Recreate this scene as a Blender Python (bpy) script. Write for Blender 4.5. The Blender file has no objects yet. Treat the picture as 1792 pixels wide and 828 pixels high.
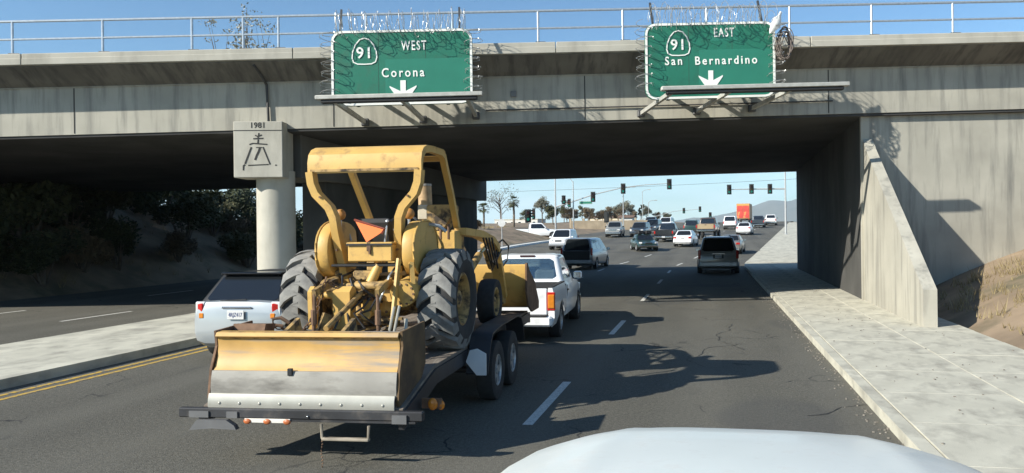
import bpy, bmesh, math, random
from mathutils import Vector, Matrix, Euler
R = math.radians
scene = bpy.context.scene
COL = scene.collection
rnd = random.Random(91)

# ------------------------------------------------------------------ camera
FPX = 1327.0
YAW, ROLL, EYE = math.atan(241 / FPX), 0.012, 2.2
cam_d = bpy.data.cameras.new('camera'); cam = bpy.data.objects.new('camera', cam_d)
COL.objects.link(cam)
cam_d.sensor_width = 36.0; cam_d.lens = 36.0 * FPX / 1792
cam_d.shift_x = -(1000 - 896) / 1792; cam_d.shift_y = -(414 - 402.9) / 1792
cam_d.clip_start = 0.05; cam_d.clip_end = 30000
cam.location = (0, 0, EYE)
fw = Vector((-math.sin(YAW), math.cos(YAW), 0)); rt = Vector((math.cos(YAW), math.sin(YAW), 0)); up = Vector((0, 0, 1))
rr = rt * math.cos(ROLL) - up * math.sin(ROLL); ur = up * math.cos(ROLL) + rt * math.sin(ROLL)
cam.rotation_euler = Matrix((rr, ur, -fw)).transposed().to_euler()
scene.camera = cam

# ------------------------------------------------------------------ sun, sky, exposure
SHX, SHY = 1.34, 1.14                                   # shadow offset per metre of height
SUN_EL = math.atan(1 / math.hypot(SHX, SHY)); SUN_AZ = math.atan2(-SHX, -SHY)   # bearing of the sun from +Y towards +X
sd = bpy.data.lights.new('sun', 'SUN'); sd.energy = 5.0; sd.angle = R(0.53); sd.color = (1.0, 0.955, 0.86)
sun = bpy.data.objects.new('sun', sd); COL.objects.link(sun)
sun.rotation_euler = Vector((-SHX, -SHY, 1.0)).to_track_quat('Z', 'Y').to_euler()
sun.location = (-30, -25, 40)

world = bpy.data.worlds.new('World'); scene.world = world; world.use_nodes = True
nt = world.node_tree; nt.nodes.clear()
wo = nt.nodes.new('ShaderNodeOutputWorld'); bg = nt.nodes.new('ShaderNodeBackground')
sky = nt.nodes.new('ShaderNodeTexSky'); sky.sky_type = 'NISHITA'; sky.sun_disc = False
sky.sun_elevation = SUN_EL; sky.sun_rotation = SUN_AZ; sky.altitude = 250; sky.air_density = 1.0; sky.dust_density = 0.15; sky.ozone_density = 3.0
tc = nt.nodes.new('ShaderNodeTexCoord'); sep = nt.nodes.new('ShaderNodeSeparateXYZ')
nt.links.new(tc.outputs['Generated'], sep.inputs[0])
# thin cloud veil low over the horizon, all the way round
mp = nt.nodes.new('ShaderNodeMapping'); mp.inputs['Scale'].default_value = (1.6, 1.6, 7.0)
nz = nt.nodes.new('ShaderNodeTexNoise'); nz.inputs['Scale'].default_value = 2.1; nz.inputs['Detail'].default_value = 7; nz.inputs['Roughness'].default_value = 0.55
nt.links.new(tc.outputs['Generated'], mp.inputs[0]); nt.links.new(mp.outputs[0], nz.inputs['Vector'])
cr = nt.nodes.new('ShaderNodeMapRange'); cr.inputs[1].default_value = 0.36; cr.inputs[2].default_value = 0.62
nt.links.new(nz.outputs['Fac'], cr.inputs[0])
el = nt.nodes.new('ShaderNodeMapRange'); el.inputs[1].default_value = 0.17; el.inputs[2].default_value = 0.02; el.inputs[3].default_value = 0.0; el.inputs[4].default_value = 0.95
nt.links.new(sep.outputs['Z'], el.inputs[0])
mu = nt.nodes.new('ShaderNodeMath'); mu.operation = 'MULTIPLY'; nt.links.new(cr.outputs[0], mu.inputs[0]); nt.links.new(el.outputs[0], mu.inputs[1])
mx = nt.nodes.new('ShaderNodeMix'); mx.data_type = 'RGBA'; mx.inputs['B'].default_value = (7.2, 9.2, 9.9, 1)
nt.links.new(mu.outputs[0], mx.inputs['Factor'])
tn = nt.nodes.new('ShaderNodeMix'); tn.data_type = 'RGBA'; tn.blend_type = 'MULTIPLY'; tn.inputs['Factor'].default_value = 1.0; tn.inputs['B'].default_value = (.8, 1.02, 1.12, 1)
nt.links.new(sky.outputs[0], tn.inputs['A']); nt.links.new(tn.outputs['Result'], mx.inputs['A'])
nt.links.new(mx.outputs['Result'], bg.inputs['Color']); bg.inputs['Strength'].default_value = 0.085
nt.links.new(bg.outputs[0], wo.inputs['Surface'])
vs = scene.view_settings; vs.view_transform = 'Standard'; vs.look = 'None'; vs.exposure = 0.7; vs.gamma = 1.0; vs.use_curve_mapping = False
scene.cycles.max_bounces = 6; scene.cycles.transparent_max_bounces = 16; scene.cycles.volume_bounces = 0

# ------------------------------------------------------------------ helpers
MATS = {}
def mat(name, col, rough=0.6, metal=0.0, var=0.12, scale=5.0, bump=0.0, bscale=60.0, spec=0.5, dirt=None, coat=0.0, streak=None, coord='Object'):
    if name in MATS: return MATS[name]
    m = bpy.data.materials.new(name); m.use_nodes = True; t = m.node_tree; b = t.nodes['Principled BSDF']; N = t.nodes.new; L = t.links.new
    b.inputs['Roughness'].default_value = rough; b.inputs['Metallic'].default_value = metal; b.inputs['Specular IOR Level'].default_value = spec
    b.inputs['Coat Weight'].default_value = coat; b.inputs['Coat Roughness'].default_value = 0.08
    c = N('ShaderNodeTexCoord'); src = c.outputs[coord]
    n = N('ShaderNodeTexNoise'); n.inputs['Scale'].default_value = scale; n.inputs['Detail'].default_value = 6; L(src, n.inputs['Vector'])
    x = N('ShaderNodeMix'); x.data_type = 'RGBA'
    x.inputs['A'].default_value = tuple(k * (1 - var) for k in col) + (1,); x.inputs['B'].default_value = tuple(min(1, k * (1 + var)) for k in col) + (1,)
    r = N('ShaderNodeMapRange'); r.inputs[1].default_value = 0.3; r.inputs[2].default_value = 0.7; L(n.outputs['Fac'], r.inputs[0]); L(r.outputs[0], x.inputs['Factor'])
    out = x.outputs['Result']
    if dirt:                                            # (colour, threshold low, threshold high, scale, stretch)
        dc, lo, hi, ds, st = dirt
        mp = N('ShaderNodeMapping'); mp.inputs['Scale'].default_value = st; L(src, mp.inputs[0])
        n2 = N('ShaderNodeTexNoise'); n2.inputs['Scale'].default_value = ds; n2.inputs['Detail'].default_value = 8; n2.inputs['Roughness'].default_value = 0.62; L(mp.outputs[0], n2.inputs['Vector'])
        r2 = N('ShaderNodeMapRange'); r2.inputs[1].default_value = lo; r2.inputs[2].default_value = hi; L(n2.outputs['Fac'], r2.inputs[0])
        x2 = N('ShaderNodeMix'); x2.data_type = 'RGBA'; x2.inputs['B'].default_value = tuple(dc) + (1,); L(r2.outputs[0], x2.inputs['Factor']); L(out, x2.inputs['A']); out = x2.outputs['Result']
        rx = N('ShaderNodeMapRange'); rx.inputs[3].default_value = rough; rx.inputs[4].default_value = min(1, rough + 0.3); L(r2.outputs[0], rx.inputs[0]); L(rx.outputs[0], b.inputs['Roughness'])
    L(out, b.inputs['Base Color'])
    if bump:
        n3 = N('ShaderNodeTexNoise'); n3.inputs['Scale'].default_value = bscale; n3.inputs['Detail'].default_value = 5; L(src, n3.inputs['Vector'])
        bp = N('ShaderNodeBump'); bp.inputs['Strength'].default_value = bump; bp.inputs['Distance'].default_value = 0.01; L(n3.outputs['Fac'], bp.inputs['Height']); L(bp.outputs[0], b.inputs['Normal'])
    MATS[name] = m
    return m

def emis(name, col, s):
    if name in MATS: return MATS[name]
    m = bpy.data.materials.new(name); m.use_nodes = True; b = m.node_tree.nodes['Principled BSDF']
    b.inputs['Base Color'].default_value = tuple(col) + (1,); b.inputs['Emission Color'].default_value = tuple(col) + (1,); b.inputs['Emission Strength'].default_value = s
    MATS[name] = m; return m

def pane_mat(name, tint, gloss=0.12):
    if name in MATS: return MATS[name]
    m = bpy.data.materials.new(name); m.use_nodes = True; t = m.node_tree; t.nodes.clear(); N = t.nodes.new; L = t.links.new
    o = N('ShaderNodeOutputMaterial'); a = N('ShaderNodeBsdfTransparent'); a.inputs[0].default_value = tuple(tint) + (1,)
    g = N('ShaderNodeBsdfGlossy'); g.inputs['Roughness'].default_value = 0.03; lw = N('ShaderNodeLayerWeight'); lw.inputs[0].default_value = 0.35
    mr = N('ShaderNodeMapRange'); mr.inputs[3].default_value = gloss; mr.inputs[4].default_value = 0.9; L(lw.outputs['Facing'], mr.inputs[0])
    mxx = N('ShaderNodeMixShader'); L(mr.outputs[0], mxx.inputs[0]); L(a.outputs[0], mxx.inputs[1]); L(g.outputs[0], mxx.inputs[2]); L(mxx.outputs[0], o.inputs['Surface'])
    MATS[name] = m; return m

def tag(o, label=None, cat=None, group=None, kind=None):
    if label: o['label'] = label
    if cat: o['category'] = cat
    if group: o['group'] = group
    if kind: o['kind'] = kind
    return o
def empty(name, loc=(0, 0, 0), rz=0.0, label=None, cat=None, group=None, rot=None):
    o = bpy.data.objects.new(name, None); COL.objects.link(o); o.location = loc; o.rotation_euler = rot or (0, 0, rz); o.empty_display_size = 0.3
    return tag(o, label, cat, group)
def inst(name, me, parent=None, loc=(0, 0, 0), rot=(0, 0, 0), scale=None):
    o = bpy.data.objects.new(name, me); COL.objects.link(o); o.location = loc; o.rotation_euler = rot
    if scale: o.scale = scale
    if parent: o.parent = parent
    return o
def copy_tree(o, parent=None):
    c = o.copy(); COL.objects.link(c); c.parent = parent
    for ch in o.children: copy_tree(ch, c)
    return c

class MB:
    def __init__(s, xf=None): s.v = []; s.f = []; s.xf = xf
    def add(s, vs, fs):
        o = len(s.v); s.v += [tuple(p) for p in vs]; s.f += [tuple(i + o for i in f) for f in fs]; return s
    def box(s, c, d, rot=None, bev=0.0):
        hx, hy, hz = d[0] / 2, d[1] / 2, d[2] / 2
        m = Euler(rot).to_matrix() if rot else None
        def T(p):
            p = Vector(p)
            if m: p = m @ p
            return (p.x + c[0], p.y + c[1], p.z + c[2])
        b = min(bev, hx * .9, hy * .9, hz * .9)
        if b <= 0:
            vs = [T((x * hx, y * hy, z * hz)) for x in (-1, 1) for y in (-1, 1) for z in (-1, 1)]
            return s.add(vs, [(0, 1, 3, 2), (4, 6, 7, 5), (0, 4, 5, 1), (2, 3, 7, 6), (0, 2, 6, 4), (1, 5, 7, 3)])
        vs = []; ix = {}
        for x in (-1, 1):
            for y in (-1, 1):
                for z in (-1, 1):
                    for a in range(3):
                        q = [x * (hx - b), y * (hy - b), z * (hz - b)]; q[a] = (x, y, z)[a] * (hx, hy, hz)[a]
                        ix[(x, y, z, a)] = len(vs); vs.append(T(q))
        fs = []
        for a in range(3):
            o1, o2 = [i for i in range(3) if i != a]
            for sg in (-1, 1):
                f = []
                for (p, q) in ((-1, -1), (1, -1), (1, 1), (-1, 1)):
                    k = [0, 0, 0]; k[a] = sg; k[o1] = p; k[o2] = q; f.append(ix[(*k, a)])
                fs.append(f)
            for p in (-1, 1):
                for q in (-1, 1):
                    k0 = [0, 0, 0]; k0[a] = -1; k0[o1] = p; k0[o2] = q; k1 = list(k0); k1[a] = 1
                    fs.append([ix[(*k0, o1)], ix[(*k1, o1)], ix[(*k1, o2)], ix[(*k0, o2)]])
        for x in (-1, 1):
            for y in (-1, 1):
                for z in (-1, 1): fs.append([ix[(x, y, z, a)] for a in range(3)])
        return s.add(vs, fs)
    def loft(s, rings, closed=True, caps=True):
        n = len(rings[0]); vs = [p for r in rings for p in r]; fs = []
        for i in range(len(rings) - 1):
            for j in range(n if closed else n - 1):
                k = (j + 1) % n; fs.append((i * n + j, i * n + k, (i + 1) * n + k, (i + 1) * n + j))
        if caps and closed: fs.append(tuple(range(n))); fs.append(tuple(range((len(rings) - 1) * n, len(rings) * n)))
        return s.add(vs, fs)
    def sweep(s, path, prof, uph=(0, 0, 1), closed=False, caps=True, scales=None):
        P = [Vector(p) for p in path]; n = len(P); rings = []; upv = Vector(uph)
        for i in range(n):
            if closed: t = P[(i + 1) % n] - P[i - 1]
            elif i == 0: t = P[1] - P[0]
            elif i == n - 1: t = P[-1] - P[-2]
            else: t = (P[i + 1] - P[i]).normalized() + (P[i] - P[i - 1]).normalized()
            t.normalize(); a = t.cross(upv)
            if a.length < 1e-4: a = t.cross(Vector((1, 0, 0)) if abs(t.x) < .9 else Vector((0, 1, 0)))
            a.normalize(); b = a.cross(t).normalized()
            k = 1.0
            if 0 < i < n - 1 and not closed:
                c = (P[i + 1] - P[i]).normalized().dot((P[i] - P[i - 1]).normalized()); k = min(1.6, 1 / max(.3, math.sqrt((1 + c) / 2)))
            sc = scales[i] if scales else 1.0
            rings.append([P[i] + a * (q[0] * sc * (k if len(prof) == 4 else 1)) + b * (q[1] * sc * (k if len(prof) == 4 else 1)) for q in prof])
        if closed: rings.append(rings[0]); caps = False
        return s.loft(rings, True, caps)
    def tube(s, path, r, n=8, closed=False, uph=(0, 0, 1)):
        rs = r if isinstance(r, (list, tuple)) else None; r0 = 1.0 if rs else r
        prof = [(r0 * math.cos(2 * math.pi * k / n + .3), r0 * math.sin(2 * math.pi * k / n + .3)) for k in range(n)]
        return s.sweep(path, prof, uph, closed, True, rs)
    def bar(s, path, w, h, uph=(0, 0, 1)):
        return s.sweep(path, [(-w / 2, -h / 2), (w / 2, -h / 2), (w / 2, h / 2), (-w / 2, h / 2)], uph)
    def cyl(s, p0, p1, r0, r1=None, n=14):
        return s.tube([p0, p1], [r0, r0 if r1 is None else r1], n)
    def lathe(s, prof, n=24, c=(0, 0, 0), axis='x', a0=0.0, a1=None):
        full = a1 is None; rings = []; m = n if full else n + 1
        for k in range(m):
            a = 2 * math.pi * k / n if full else a0 + (a1 - a0) * k / n; ca, sa = math.cos(a), math.sin(a); ring = []
            for (r, h) in prof:
                q = (h, r * ca, r * sa) if axis == 'x' else ((r * ca, h, r * sa) if axis == 'y' else (r * ca, r * sa, h))
                ring.append((q[0] + c[0], q[1] + c[1], q[2] + c[2]))
            rings.append(ring)
        if full: rings.append(rings[0])
        return s.loft(rings, False, False)
    def prism(s, poly, a, b, axis='x'):
        def Q(p, h): return (h, p[0], p[1]) if axis == 'x' else ((p[0], h, p[1]) if axis == 'y' else (p[0], p[1], h))
        return s.loft([[Q(p, a) for p in poly], [Q(p, b) for p in poly]])
    def sphere(s, c, r, n=12, m=8, sc=(1, 1, 1)):
        prof = [(r * math.sin(math.pi * i / m) + 1e-5, -r * math.cos(math.pi * i / m)) for i in range(m + 1)]
        o = len(s.v); s.lathe(prof, n, (0, 0, 0), 'z')
        s.v[o:] = [(p[0] * sc[0] + c[0], p[1] * sc[1] + c[1], p[2] * sc[2] + c[2]) for p in s.v[o:]]; return s
    def mesh(s, name, material, smooth=35, weld=True):
        me = bpy.data.meshes.new(name); vs = [s.xf(p) for p in s.v] if s.xf else s.v
        me.from_pydata(vs, [], s.f)
        bm = bmesh.new(); bm.from_mesh(me)
        if weld: bmesh.ops.remove_doubles(bm, verts=bm.verts, dist=1e-5)
        bmesh.ops.recalc_face_normals(bm, faces=bm.faces); bm.to_mesh(me); bm.free()
        if smooth:
            me.shade_smooth(); me.set_sharp_from_angle(angle=R(smooth))
        if material: me.materials.append(material)
        return me
    def build(s, name, material, parent=None, smooth=35, loc=(0, 0, 0), rot=(0, 0, 0), weld=True):
        return inst(name, s.mesh(name, material, smooth, weld), parent, loc, rot)

def arc(c, r, a0, a1, n, plane='yz', x=0.0):
    o = []
    for i in range(n + 1):
        a = R(a0 + (a1 - a0) * i / n); u, v = c[0] + r * math.cos(a), c[1] + r * math.sin(a)
        o.append((x, u, v) if plane == 'yz' else ((u, x, v) if plane == 'xz' else (u, v, x)))
    return o
def rrect(x0, x1, y0, y1, r, n=4):
    o = []
    for (cx, cy, a) in ((x1 - r, y1 - r, 0), (x0 + r, y1 - r, 90), (x0 + r, y0 + r, 180), (x1 - r, y0 + r, 270)):
        for i in range(n + 1):
            t = R(a + 90 * i / n); o.append((cx + r * math.cos(t), cy + r * math.sin(t)))
    return o
def boolean(o, cutters):
    for c in cutters:
        md = o.modifiers.new('cut', 'BOOLEAN'); md.operation = 'DIFFERENCE'; md.solver = 'EXACT'; md.object = c
    dg = bpy.context.evaluated_depsgraph_get(); me = bpy.data.meshes.new_from_object(o.evaluated_get(dg)); mm = [x for x in o.data.materials]
    o.modifiers.clear(); o.data = me; me.materials.clear()
    for x in mm: me.materials.append(x)
    me.shade_smooth(); me.set_sharp_from_angle(angle=R(32))
    for c in cutters: bpy.data.objects.remove(c)
def text_mesh(name, body, size, material, bold=0.0, depth=0.006, space=1.0, width=1.0):
    cu = bpy.data.curves.new(name, 'FONT'); cu.body = body; cu.size = size; cu.align_x = 'CENTER'; cu.align_y = 'CENTER'; cu.offset = bold; cu.extrude = depth; cu.space_character = space; cu.resolution_u = 3
    o = bpy.data.objects.new(name, cu); COL.objects.link(o); dg = bpy.context.evaluated_depsgraph_get()
    me = bpy.data.meshes.new_from_object(o.evaluated_get(dg)); bpy.data.objects.remove(o)
    for v in me.vertices: v.co.x *= width
    me.materials.clear(); me.materials.append(material); return me

# ------------------------------------------------------------------ ground levels
def zg(Y):
    if Y < 42: return 0.0
    if Y < 54: return .03 * (Y - 42) ** 2 / 24
    if Y < 150: return .03 * (Y - 48)
    if Y < 190: t = Y - 150; return 3.06 + .03 * t - .03 * t * t / 80
    return 3.66
def bend(Y):
    if Y < 42: return 0.0
    if Y < 48: return .125 * (Y - 42) ** 2 / 12
    return .375 + .125 * (Y - 48)
SK = R(13); BX, BY = (math.cos(SK), math.sin(SK)), (-math.sin(SK), math.cos(SK)); B0Y = 21.3
def to_bridge(X, Y): return X * BX[0] + (Y - B0Y) * BX[1], X * BY[0] + (Y - B0Y) * BY[1]
def sstep(a, b, x): t = max(0., min(1., (x - a) / (b - a))); return t * t * (3 - 2 * t)
def terrain(X, Y):
    b = bend(Y); z = zg(Y); xp, yp = to_bridge(X, Y)
    dist = max(0., -0.3 - yp, yp - 17.6)
    crest = max(0., 6.5 - .5 * dist)
    wob = .18 * math.sin(X * .9 + Y * .35) + .12 * math.sin(X * .37 - Y * .8)
    inside = dist <= 0
    left = (-23.9 + b) - X
    if left > 0:
        bank = min(crest, left * .62) + wob * min(1, left / 3) * min(1, crest)
        if inside: bank = min(bank, 4.1)
        nb = min(1.5, left * .28) * sstep(48, 58, Y) * (1 - sstep(86, 120, Y))
        return z - .06 + max(bank, nb, min(.5, left * .1) * (1 + wob))
    rightd = X - (5.05 + b)
    if rightd > 0:
        if inside and yp > 2.2: return z + max(0, min(6.5, (X - 5.3) * 6)) if X > 5.3 else z - .06
        bank = min(crest, rightd * .42) + .4 * wob * min(1, rightd / 3)
        return z - .04 + max(bank, min(.25, rightd * .08))
    return z - .12
def axis(lo, hi, step, far): return sorted(set([-f for f in far] + [lo + step * i for i in range(int((hi - lo) / step) + 1)] + list(far)))
gm = MB()
xs = axis(-70, 60, 1.0, (90, 140, 250, 500, 1200, 3000, 9500)); ys = [y for y in axis(-14, 130, 1.0, (145, 160, 180, 200, 250, 400, 900, 2500, 6000, 10800)) if y > -400]
ys = [-300, -60] + [y for y in ys if y >= -14]
for y in ys:
    for x in xs: gm.v.append((x, y, terrain(x, y)))
nx = len(xs)
gm.f = [(j * nx + i, j * nx + i + 1, (j + 1) * nx + i + 1, (j + 1) * nx + i) for j in range(len(ys) - 1) for i in range(nx - 1)]
m_dirt = mat('dry_dirt', (.235, .175, .115), .95, var=.3, scale=.9, bump=.6, bscale=9, dirt=((.12, .105, .06), .5, .66, .55, (1, 1, 1)))
ground = gm.build('ground', m_dirt, smooth=60, weld=False); tag(ground, kind='structure')

def asphalt():
    m = bpy.data.materials.new('asphalt'); m.use_nodes = True; t = m.node_tree; b = t.nodes['Principled BSDF']; N = t.nodes.new; L = t.links.new
    c = N('ShaderNodeTexCoord'); src = c.outputs['Object']; b.inputs['Roughness'].default_value = .88; b.inputs['Specular IOR Level'].default_value = .35
    def noise(scale, detail=5, rough=.5, stretch=None):
        n = N('ShaderNodeTexNoise'); n.inputs['Scale'].default_value = scale; n.inputs['Detail'].default_value = detail; n.inputs['Roughness'].default_value = rough
        if stretch:
            mp = N('ShaderNodeMapping'); mp.inputs['Scale'].default_value = stretch; L(src, mp.inputs[0]); L(mp.outputs[0], n.inputs['Vector'])
        else: L(src, n.inputs['Vector'])
        return n.outputs['Fac']
    def rng(s, a, bb, c0=0., d=1.):
        r = N('ShaderNodeMapRange'); r.inputs[1].default_value = a; r.inputs[2].default_value = bb; r.inputs[3].default_value = c0; r.inputs[4].default_value = d; L(s, r.inputs[0]); return r.outputs[0]
    def mix(f, A, B, mode='MIX'):
        x = N('ShaderNodeMix'); x.data_type = 'RGBA'; x.blend_type = mode
        if isinstance(f, float): x.inputs['Factor'].default_value = f
        else: L(f, x.inputs['Factor'])
        for k, q in (('A', A), ('B', B)):
            if isinstance(q, tuple): x.inputs[k].default_value = q + (1,)
            else: L(q, x.inputs[k])
        return x.outputs['Result']
    big = mix(rng(noise(.35, 4, .6, (1, .25, 1)), .32, .68), (.09, .086, .07), (.13, .123, .1))
    big = mix(rng(noise(2.2, 5, .65), .5, .75, 0., .5), big, (.084, .08, .066))
    grain = rng(noise(70, 2, .8), .3, .72, .45, 1.6)
    g2 = rng(noise(24, 3, .75), .3, .7, .62, 1.4)
    mm = N('ShaderNodeMath'); mm.operation = 'MULTIPLY'; L(grain, mm.inputs[0]); L(g2, mm.inputs[1])
    cb = N('ShaderNodeCombineColor'); [L(mm.outputs[0], cb.inputs[k]) for k in range(3)]
    col = mix(1.0, big, cb.outputs[0], 'MULTIPLY')
    vor = N('ShaderNodeTexVoronoi'); vor.feature = 'DISTANCE_TO_EDGE'; vor.inputs['Scale'].default_value = .75
    wn = N('ShaderNodeTexNoise'); wn.inputs['Scale'].default_value = 1.6; wn.inputs['Detail'].default_value = 6; L(src, wn.inputs['Vector'])
    add = N('ShaderNodeMix'); add.data_type = 'RGBA'; add.blend_type = 'ADD'; add.inputs['Factor'].default_value = .75; L(src, add.inputs['A']); L(wn.outputs['Color'], add.inputs['B']); L(add.outputs['Result'], vor.inputs['Vector'])
    crack = rng(vor.outputs['Distance'], .004, .016, 1., 0.)
    mk = rng(noise(.5, 3), .53, .6); cm = N('ShaderNodeMath'); cm.operation = 'MULTIPLY'; L(crack, cm.inputs[0]); L(mk, cm.inputs[1])
    col = mix(cm.outputs[0], col, (.025, .025, .025))
    # oil drips and wear down the middle of the lanes
    oil = rng(noise(1.3, 6, .7, (1.6, .5, 1)), .58, .74, 0., .55); col = mix(oil, col, (.05, .05, .048))
    # polished wheel tracks: two paler bands in every 3.8 m lane
    sp = N('ShaderNodeSeparateXYZ'); L(src, sp.inputs[0]); wv = N('ShaderNodeMath'); wv.operation = 'MULTIPLY_ADD'; wv.inputs[1].default_value = 2 * math.pi / 1.9; wv.inputs[2].default_value = 2.15; L(sp.outputs['X'], wv.inputs[0])
    sn = N('ShaderNodeMath'); sn.operation = 'SINE'; L(wv.outputs[0], sn.inputs[0]); tr_ = rng(sn.outputs[0], -.2, .9, 0., 1.); tb = N('ShaderNodeMath'); tb.operation = 'MULTIPLY'; L(tr_, tb.inputs[0]); L(rng(noise(.6, 4, .6, (1, .12, 1)), .35, .7, .1, .55), tb.inputs[1])
    col = mix(tb.outputs[0], col, (.15, .143, .118))
    pt = N('ShaderNodeTexNoise'); pt.inputs['Scale'].default_value = .16; pt.inputs['Detail'].default_value = 1; L(src, pt.inputs['Vector']); col = mix(rng(pt.outputs['Fac'], .585, .6, 0., .45), col, (.07, .07, .066))
    L(col, b.inputs['Base Color'])
    bp = N('ShaderNodeBump'); bp.inputs['Strength'].default_value = .7; bp.inputs['Distance'].default_value = .006; L(grain, bp.inputs['Height']); L(bp.outputs[0], b.inputs['Normal'])
    return m
m_asph = asphalt()
rm = MB(); ry = [-14 + i for i in range(160)] + [150 + 5 * i for i in range(12)] + [220, 260]
rcols = [-23.9, -21, -18, -14, -10, -8, -6, -4, -2, 0, 1.9]
for y in ry:
    for x in rcols: rm.v.append((x + bend(y) + .004, y, zg(y)))
k = len(rcols); rm.f = [(j * k + i, j * k + i + 1, (j + 1) * k + i + 1, (j + 1) * k + i) for j in range(len(ry) - 1) for i in range(k - 1)]
road = rm.build('road', m_asph, smooth=60, weld=False); tag(road, kind='structure')

m_paint = mat('worn_white_paint', (.62, .61, .56), .8, var=.12, scale=9, dirt=((.16, .155, .13), .5, .75, 34, (1, 1, 1)))
m_yell = mat('worn_yellow_paint', (.5, .32, .05), .8, var=.15, scale=9, dirt=((.13, .13, .12), .48, .62, 11, (1, 1, 1)))
def strip(name, material, x, y0, y1, w, parent=road, dz=.004):
    q = MB(); n = max(1, int((y1 - y0) / 1.2)); r = []
    for i in range(n + 1):
        y = y0 + (y1 - y0) * i / n; r.append([(x - w / 2 + bend(y), y, zg(y) + dz), (x + w / 2 + bend(y), y, zg(y) + dz)])
    q.loft(r, False, False); return q.build(name, material, parent, 0)
for x, ph in ((-2.05, 8.35), (-5.85, 10.2)):
    y = ph - 7.45
    while y < 150:
        if not (62 < y < 92): strip('lane_dash', m_paint, x, y, y + 2.45, .12)
        y += 7.45
for x in (-9.45, -9.7): strip('yellow_line', m_yell, x, -10, 47, .1)
for xx in (-16.5, -20.1):
    y = 2.
    while y < 46: strip('lane_dash', m_paint, xx, y, y + 2.45, .12); y += 7.45

m_conc = mat('sidewalk_concrete', (.5, .48, .39), .92, var=.16, scale=1.3, bump=.45, bscale=110, dirt=((.3, .285, .235), .47, .7, 2.6, (1, .6, 1)))
def path_strip(name, x0, x1, y0, y1, h, material, parent=None, step=1.5):
    q = MB(); n = max(1, int((y1 - y0) / step)); r = []
    for i in range(n + 1):
        y = y0 + (y1 - y0) * i / n; b = bend(y); z = zg(y); r.append([(x0 + b, y, z - .1), (x0 + b, y, z + h), (x1 + b, y, z + h), (x1 + b, y, z - .1)])
    q.loft(r); return q.build(name, material, parent, 25)
sw = path_strip('sidewalk', 2.06, 5.1, -12, 46, .115, mat('joint_dirt', (.13, .12, .1), .95, var=.3, scale=6)); tag(sw, kind='structure')
sw2 = path_strip('sidewalk', 2.06, 5.1, 46.02, 150, .13, m_conc); tag(sw2, kind='structure')
kb = path_strip('kerb', 1.9, 2.05, -12, 150, .125, m_conc); tag(kb, kind='structure')
y = -2.0
while y < 46:
    for (a, b2) in ((2.065, 3.56), (3.575, 5.09)):
        q = MB(); q.box((0, 0, 0), (b2 - a, 1.49, .03), (rnd.uniform(-.002, .002), rnd.uniform(-.002, .002), rnd.uniform(-.002, .002)), .004); q.build('paving_slab', m_conc, sw, 0, loc=((a + b2) / 2, y + .75, .118 + rnd.uniform(-.002, .003)))
    y += 1.5
md = path_strip('median', -13.3, -10.05, -12, 45, .15, m_conc); tag(md, kind='structure')
# low kerb island dividing the side road beyond the bridge
q = MB(); pts = [(-19.6, 53), (-19.0, 60), (-18.45, 65), (-18.2, 70.5), (-17.3, 78), (-16.2, 83)]; r = []
for (x, y) in pts: z = zg(y); r.append([(x - .35, y, z - .05), (x - .3, y, z + .17), (x + .3, y, z + .17), (x + .35, y, z - .05)])
q.loft(r); isl = q.build('kerb_island', mat('white_kerb', (.66, .65, .6), .8, var=.1, scale=3), smooth=20); tag(isl, kind='structure')

# sealed cracks, and grit along the gutter
m_seal = mat('crack_sealant', (.022, .022, .022), .55, var=.2, scale=9)
rs_ = random.Random(15)
for (x, y, ln, ang) in ((-.9, 10.5, 5.0, 1.35), (.6, 14, 4.2, 1.7), (.2, 20.8, 3.4, 2.7), (1.1, 9.2, 2.2, .3), (-.3, 6.8, 1.6, 2.4)):
    pts = []; a = ang; px_, py_ = x, y
    for i in range(int(ln / .14)):
        pts.append((px_, py_)); a += rs_.gauss(0, .32); a += (ang - a) * .2; px_ += math.cos(a) * .14; py_ += math.sin(a) * .14
    r_ = []
    for i, (u, v) in enumerate(pts):
        w = .008 * rs_.uniform(.3, 1.6); t0 = pts[max(0, i - 1)]; t1 = pts[min(len(pts) - 1, i + 1)]; d = Vector((t1[0] - t0[0], t1[1] - t0[1])).normalized(); r_.append([(u - d.y * w, v + d.x * w, .003), (u + d.y * w, v - d.x * w, .003)])
    q = MB(); q.loft(r_, False, False); q.build('sealed_crack', m_seal, road, 0)
q = MB()
for _ in range(900):
    y = rs_.uniform(5, 44); x = 1.9 - abs(rs_.gauss(0, .14)) if rs_.random() < .75 else rs_.uniform(2.1, 4.9); z = .0 if x < 1.9 else .135; k = rs_.uniform(.004, .014); q.box((x, y, z + k * .4), (k * 2, k * 1.6, k), (0, 0, rs_.uniform(0, 3)))
gv = q.build('gutter_grit', mat('grit', (.2, .18, .15), .95, var=.4, scale=40), None, 0, weld=False); tag(gv, 'scattered grit and small stones along the right kerb', 'grit', kind='stuff')

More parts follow.
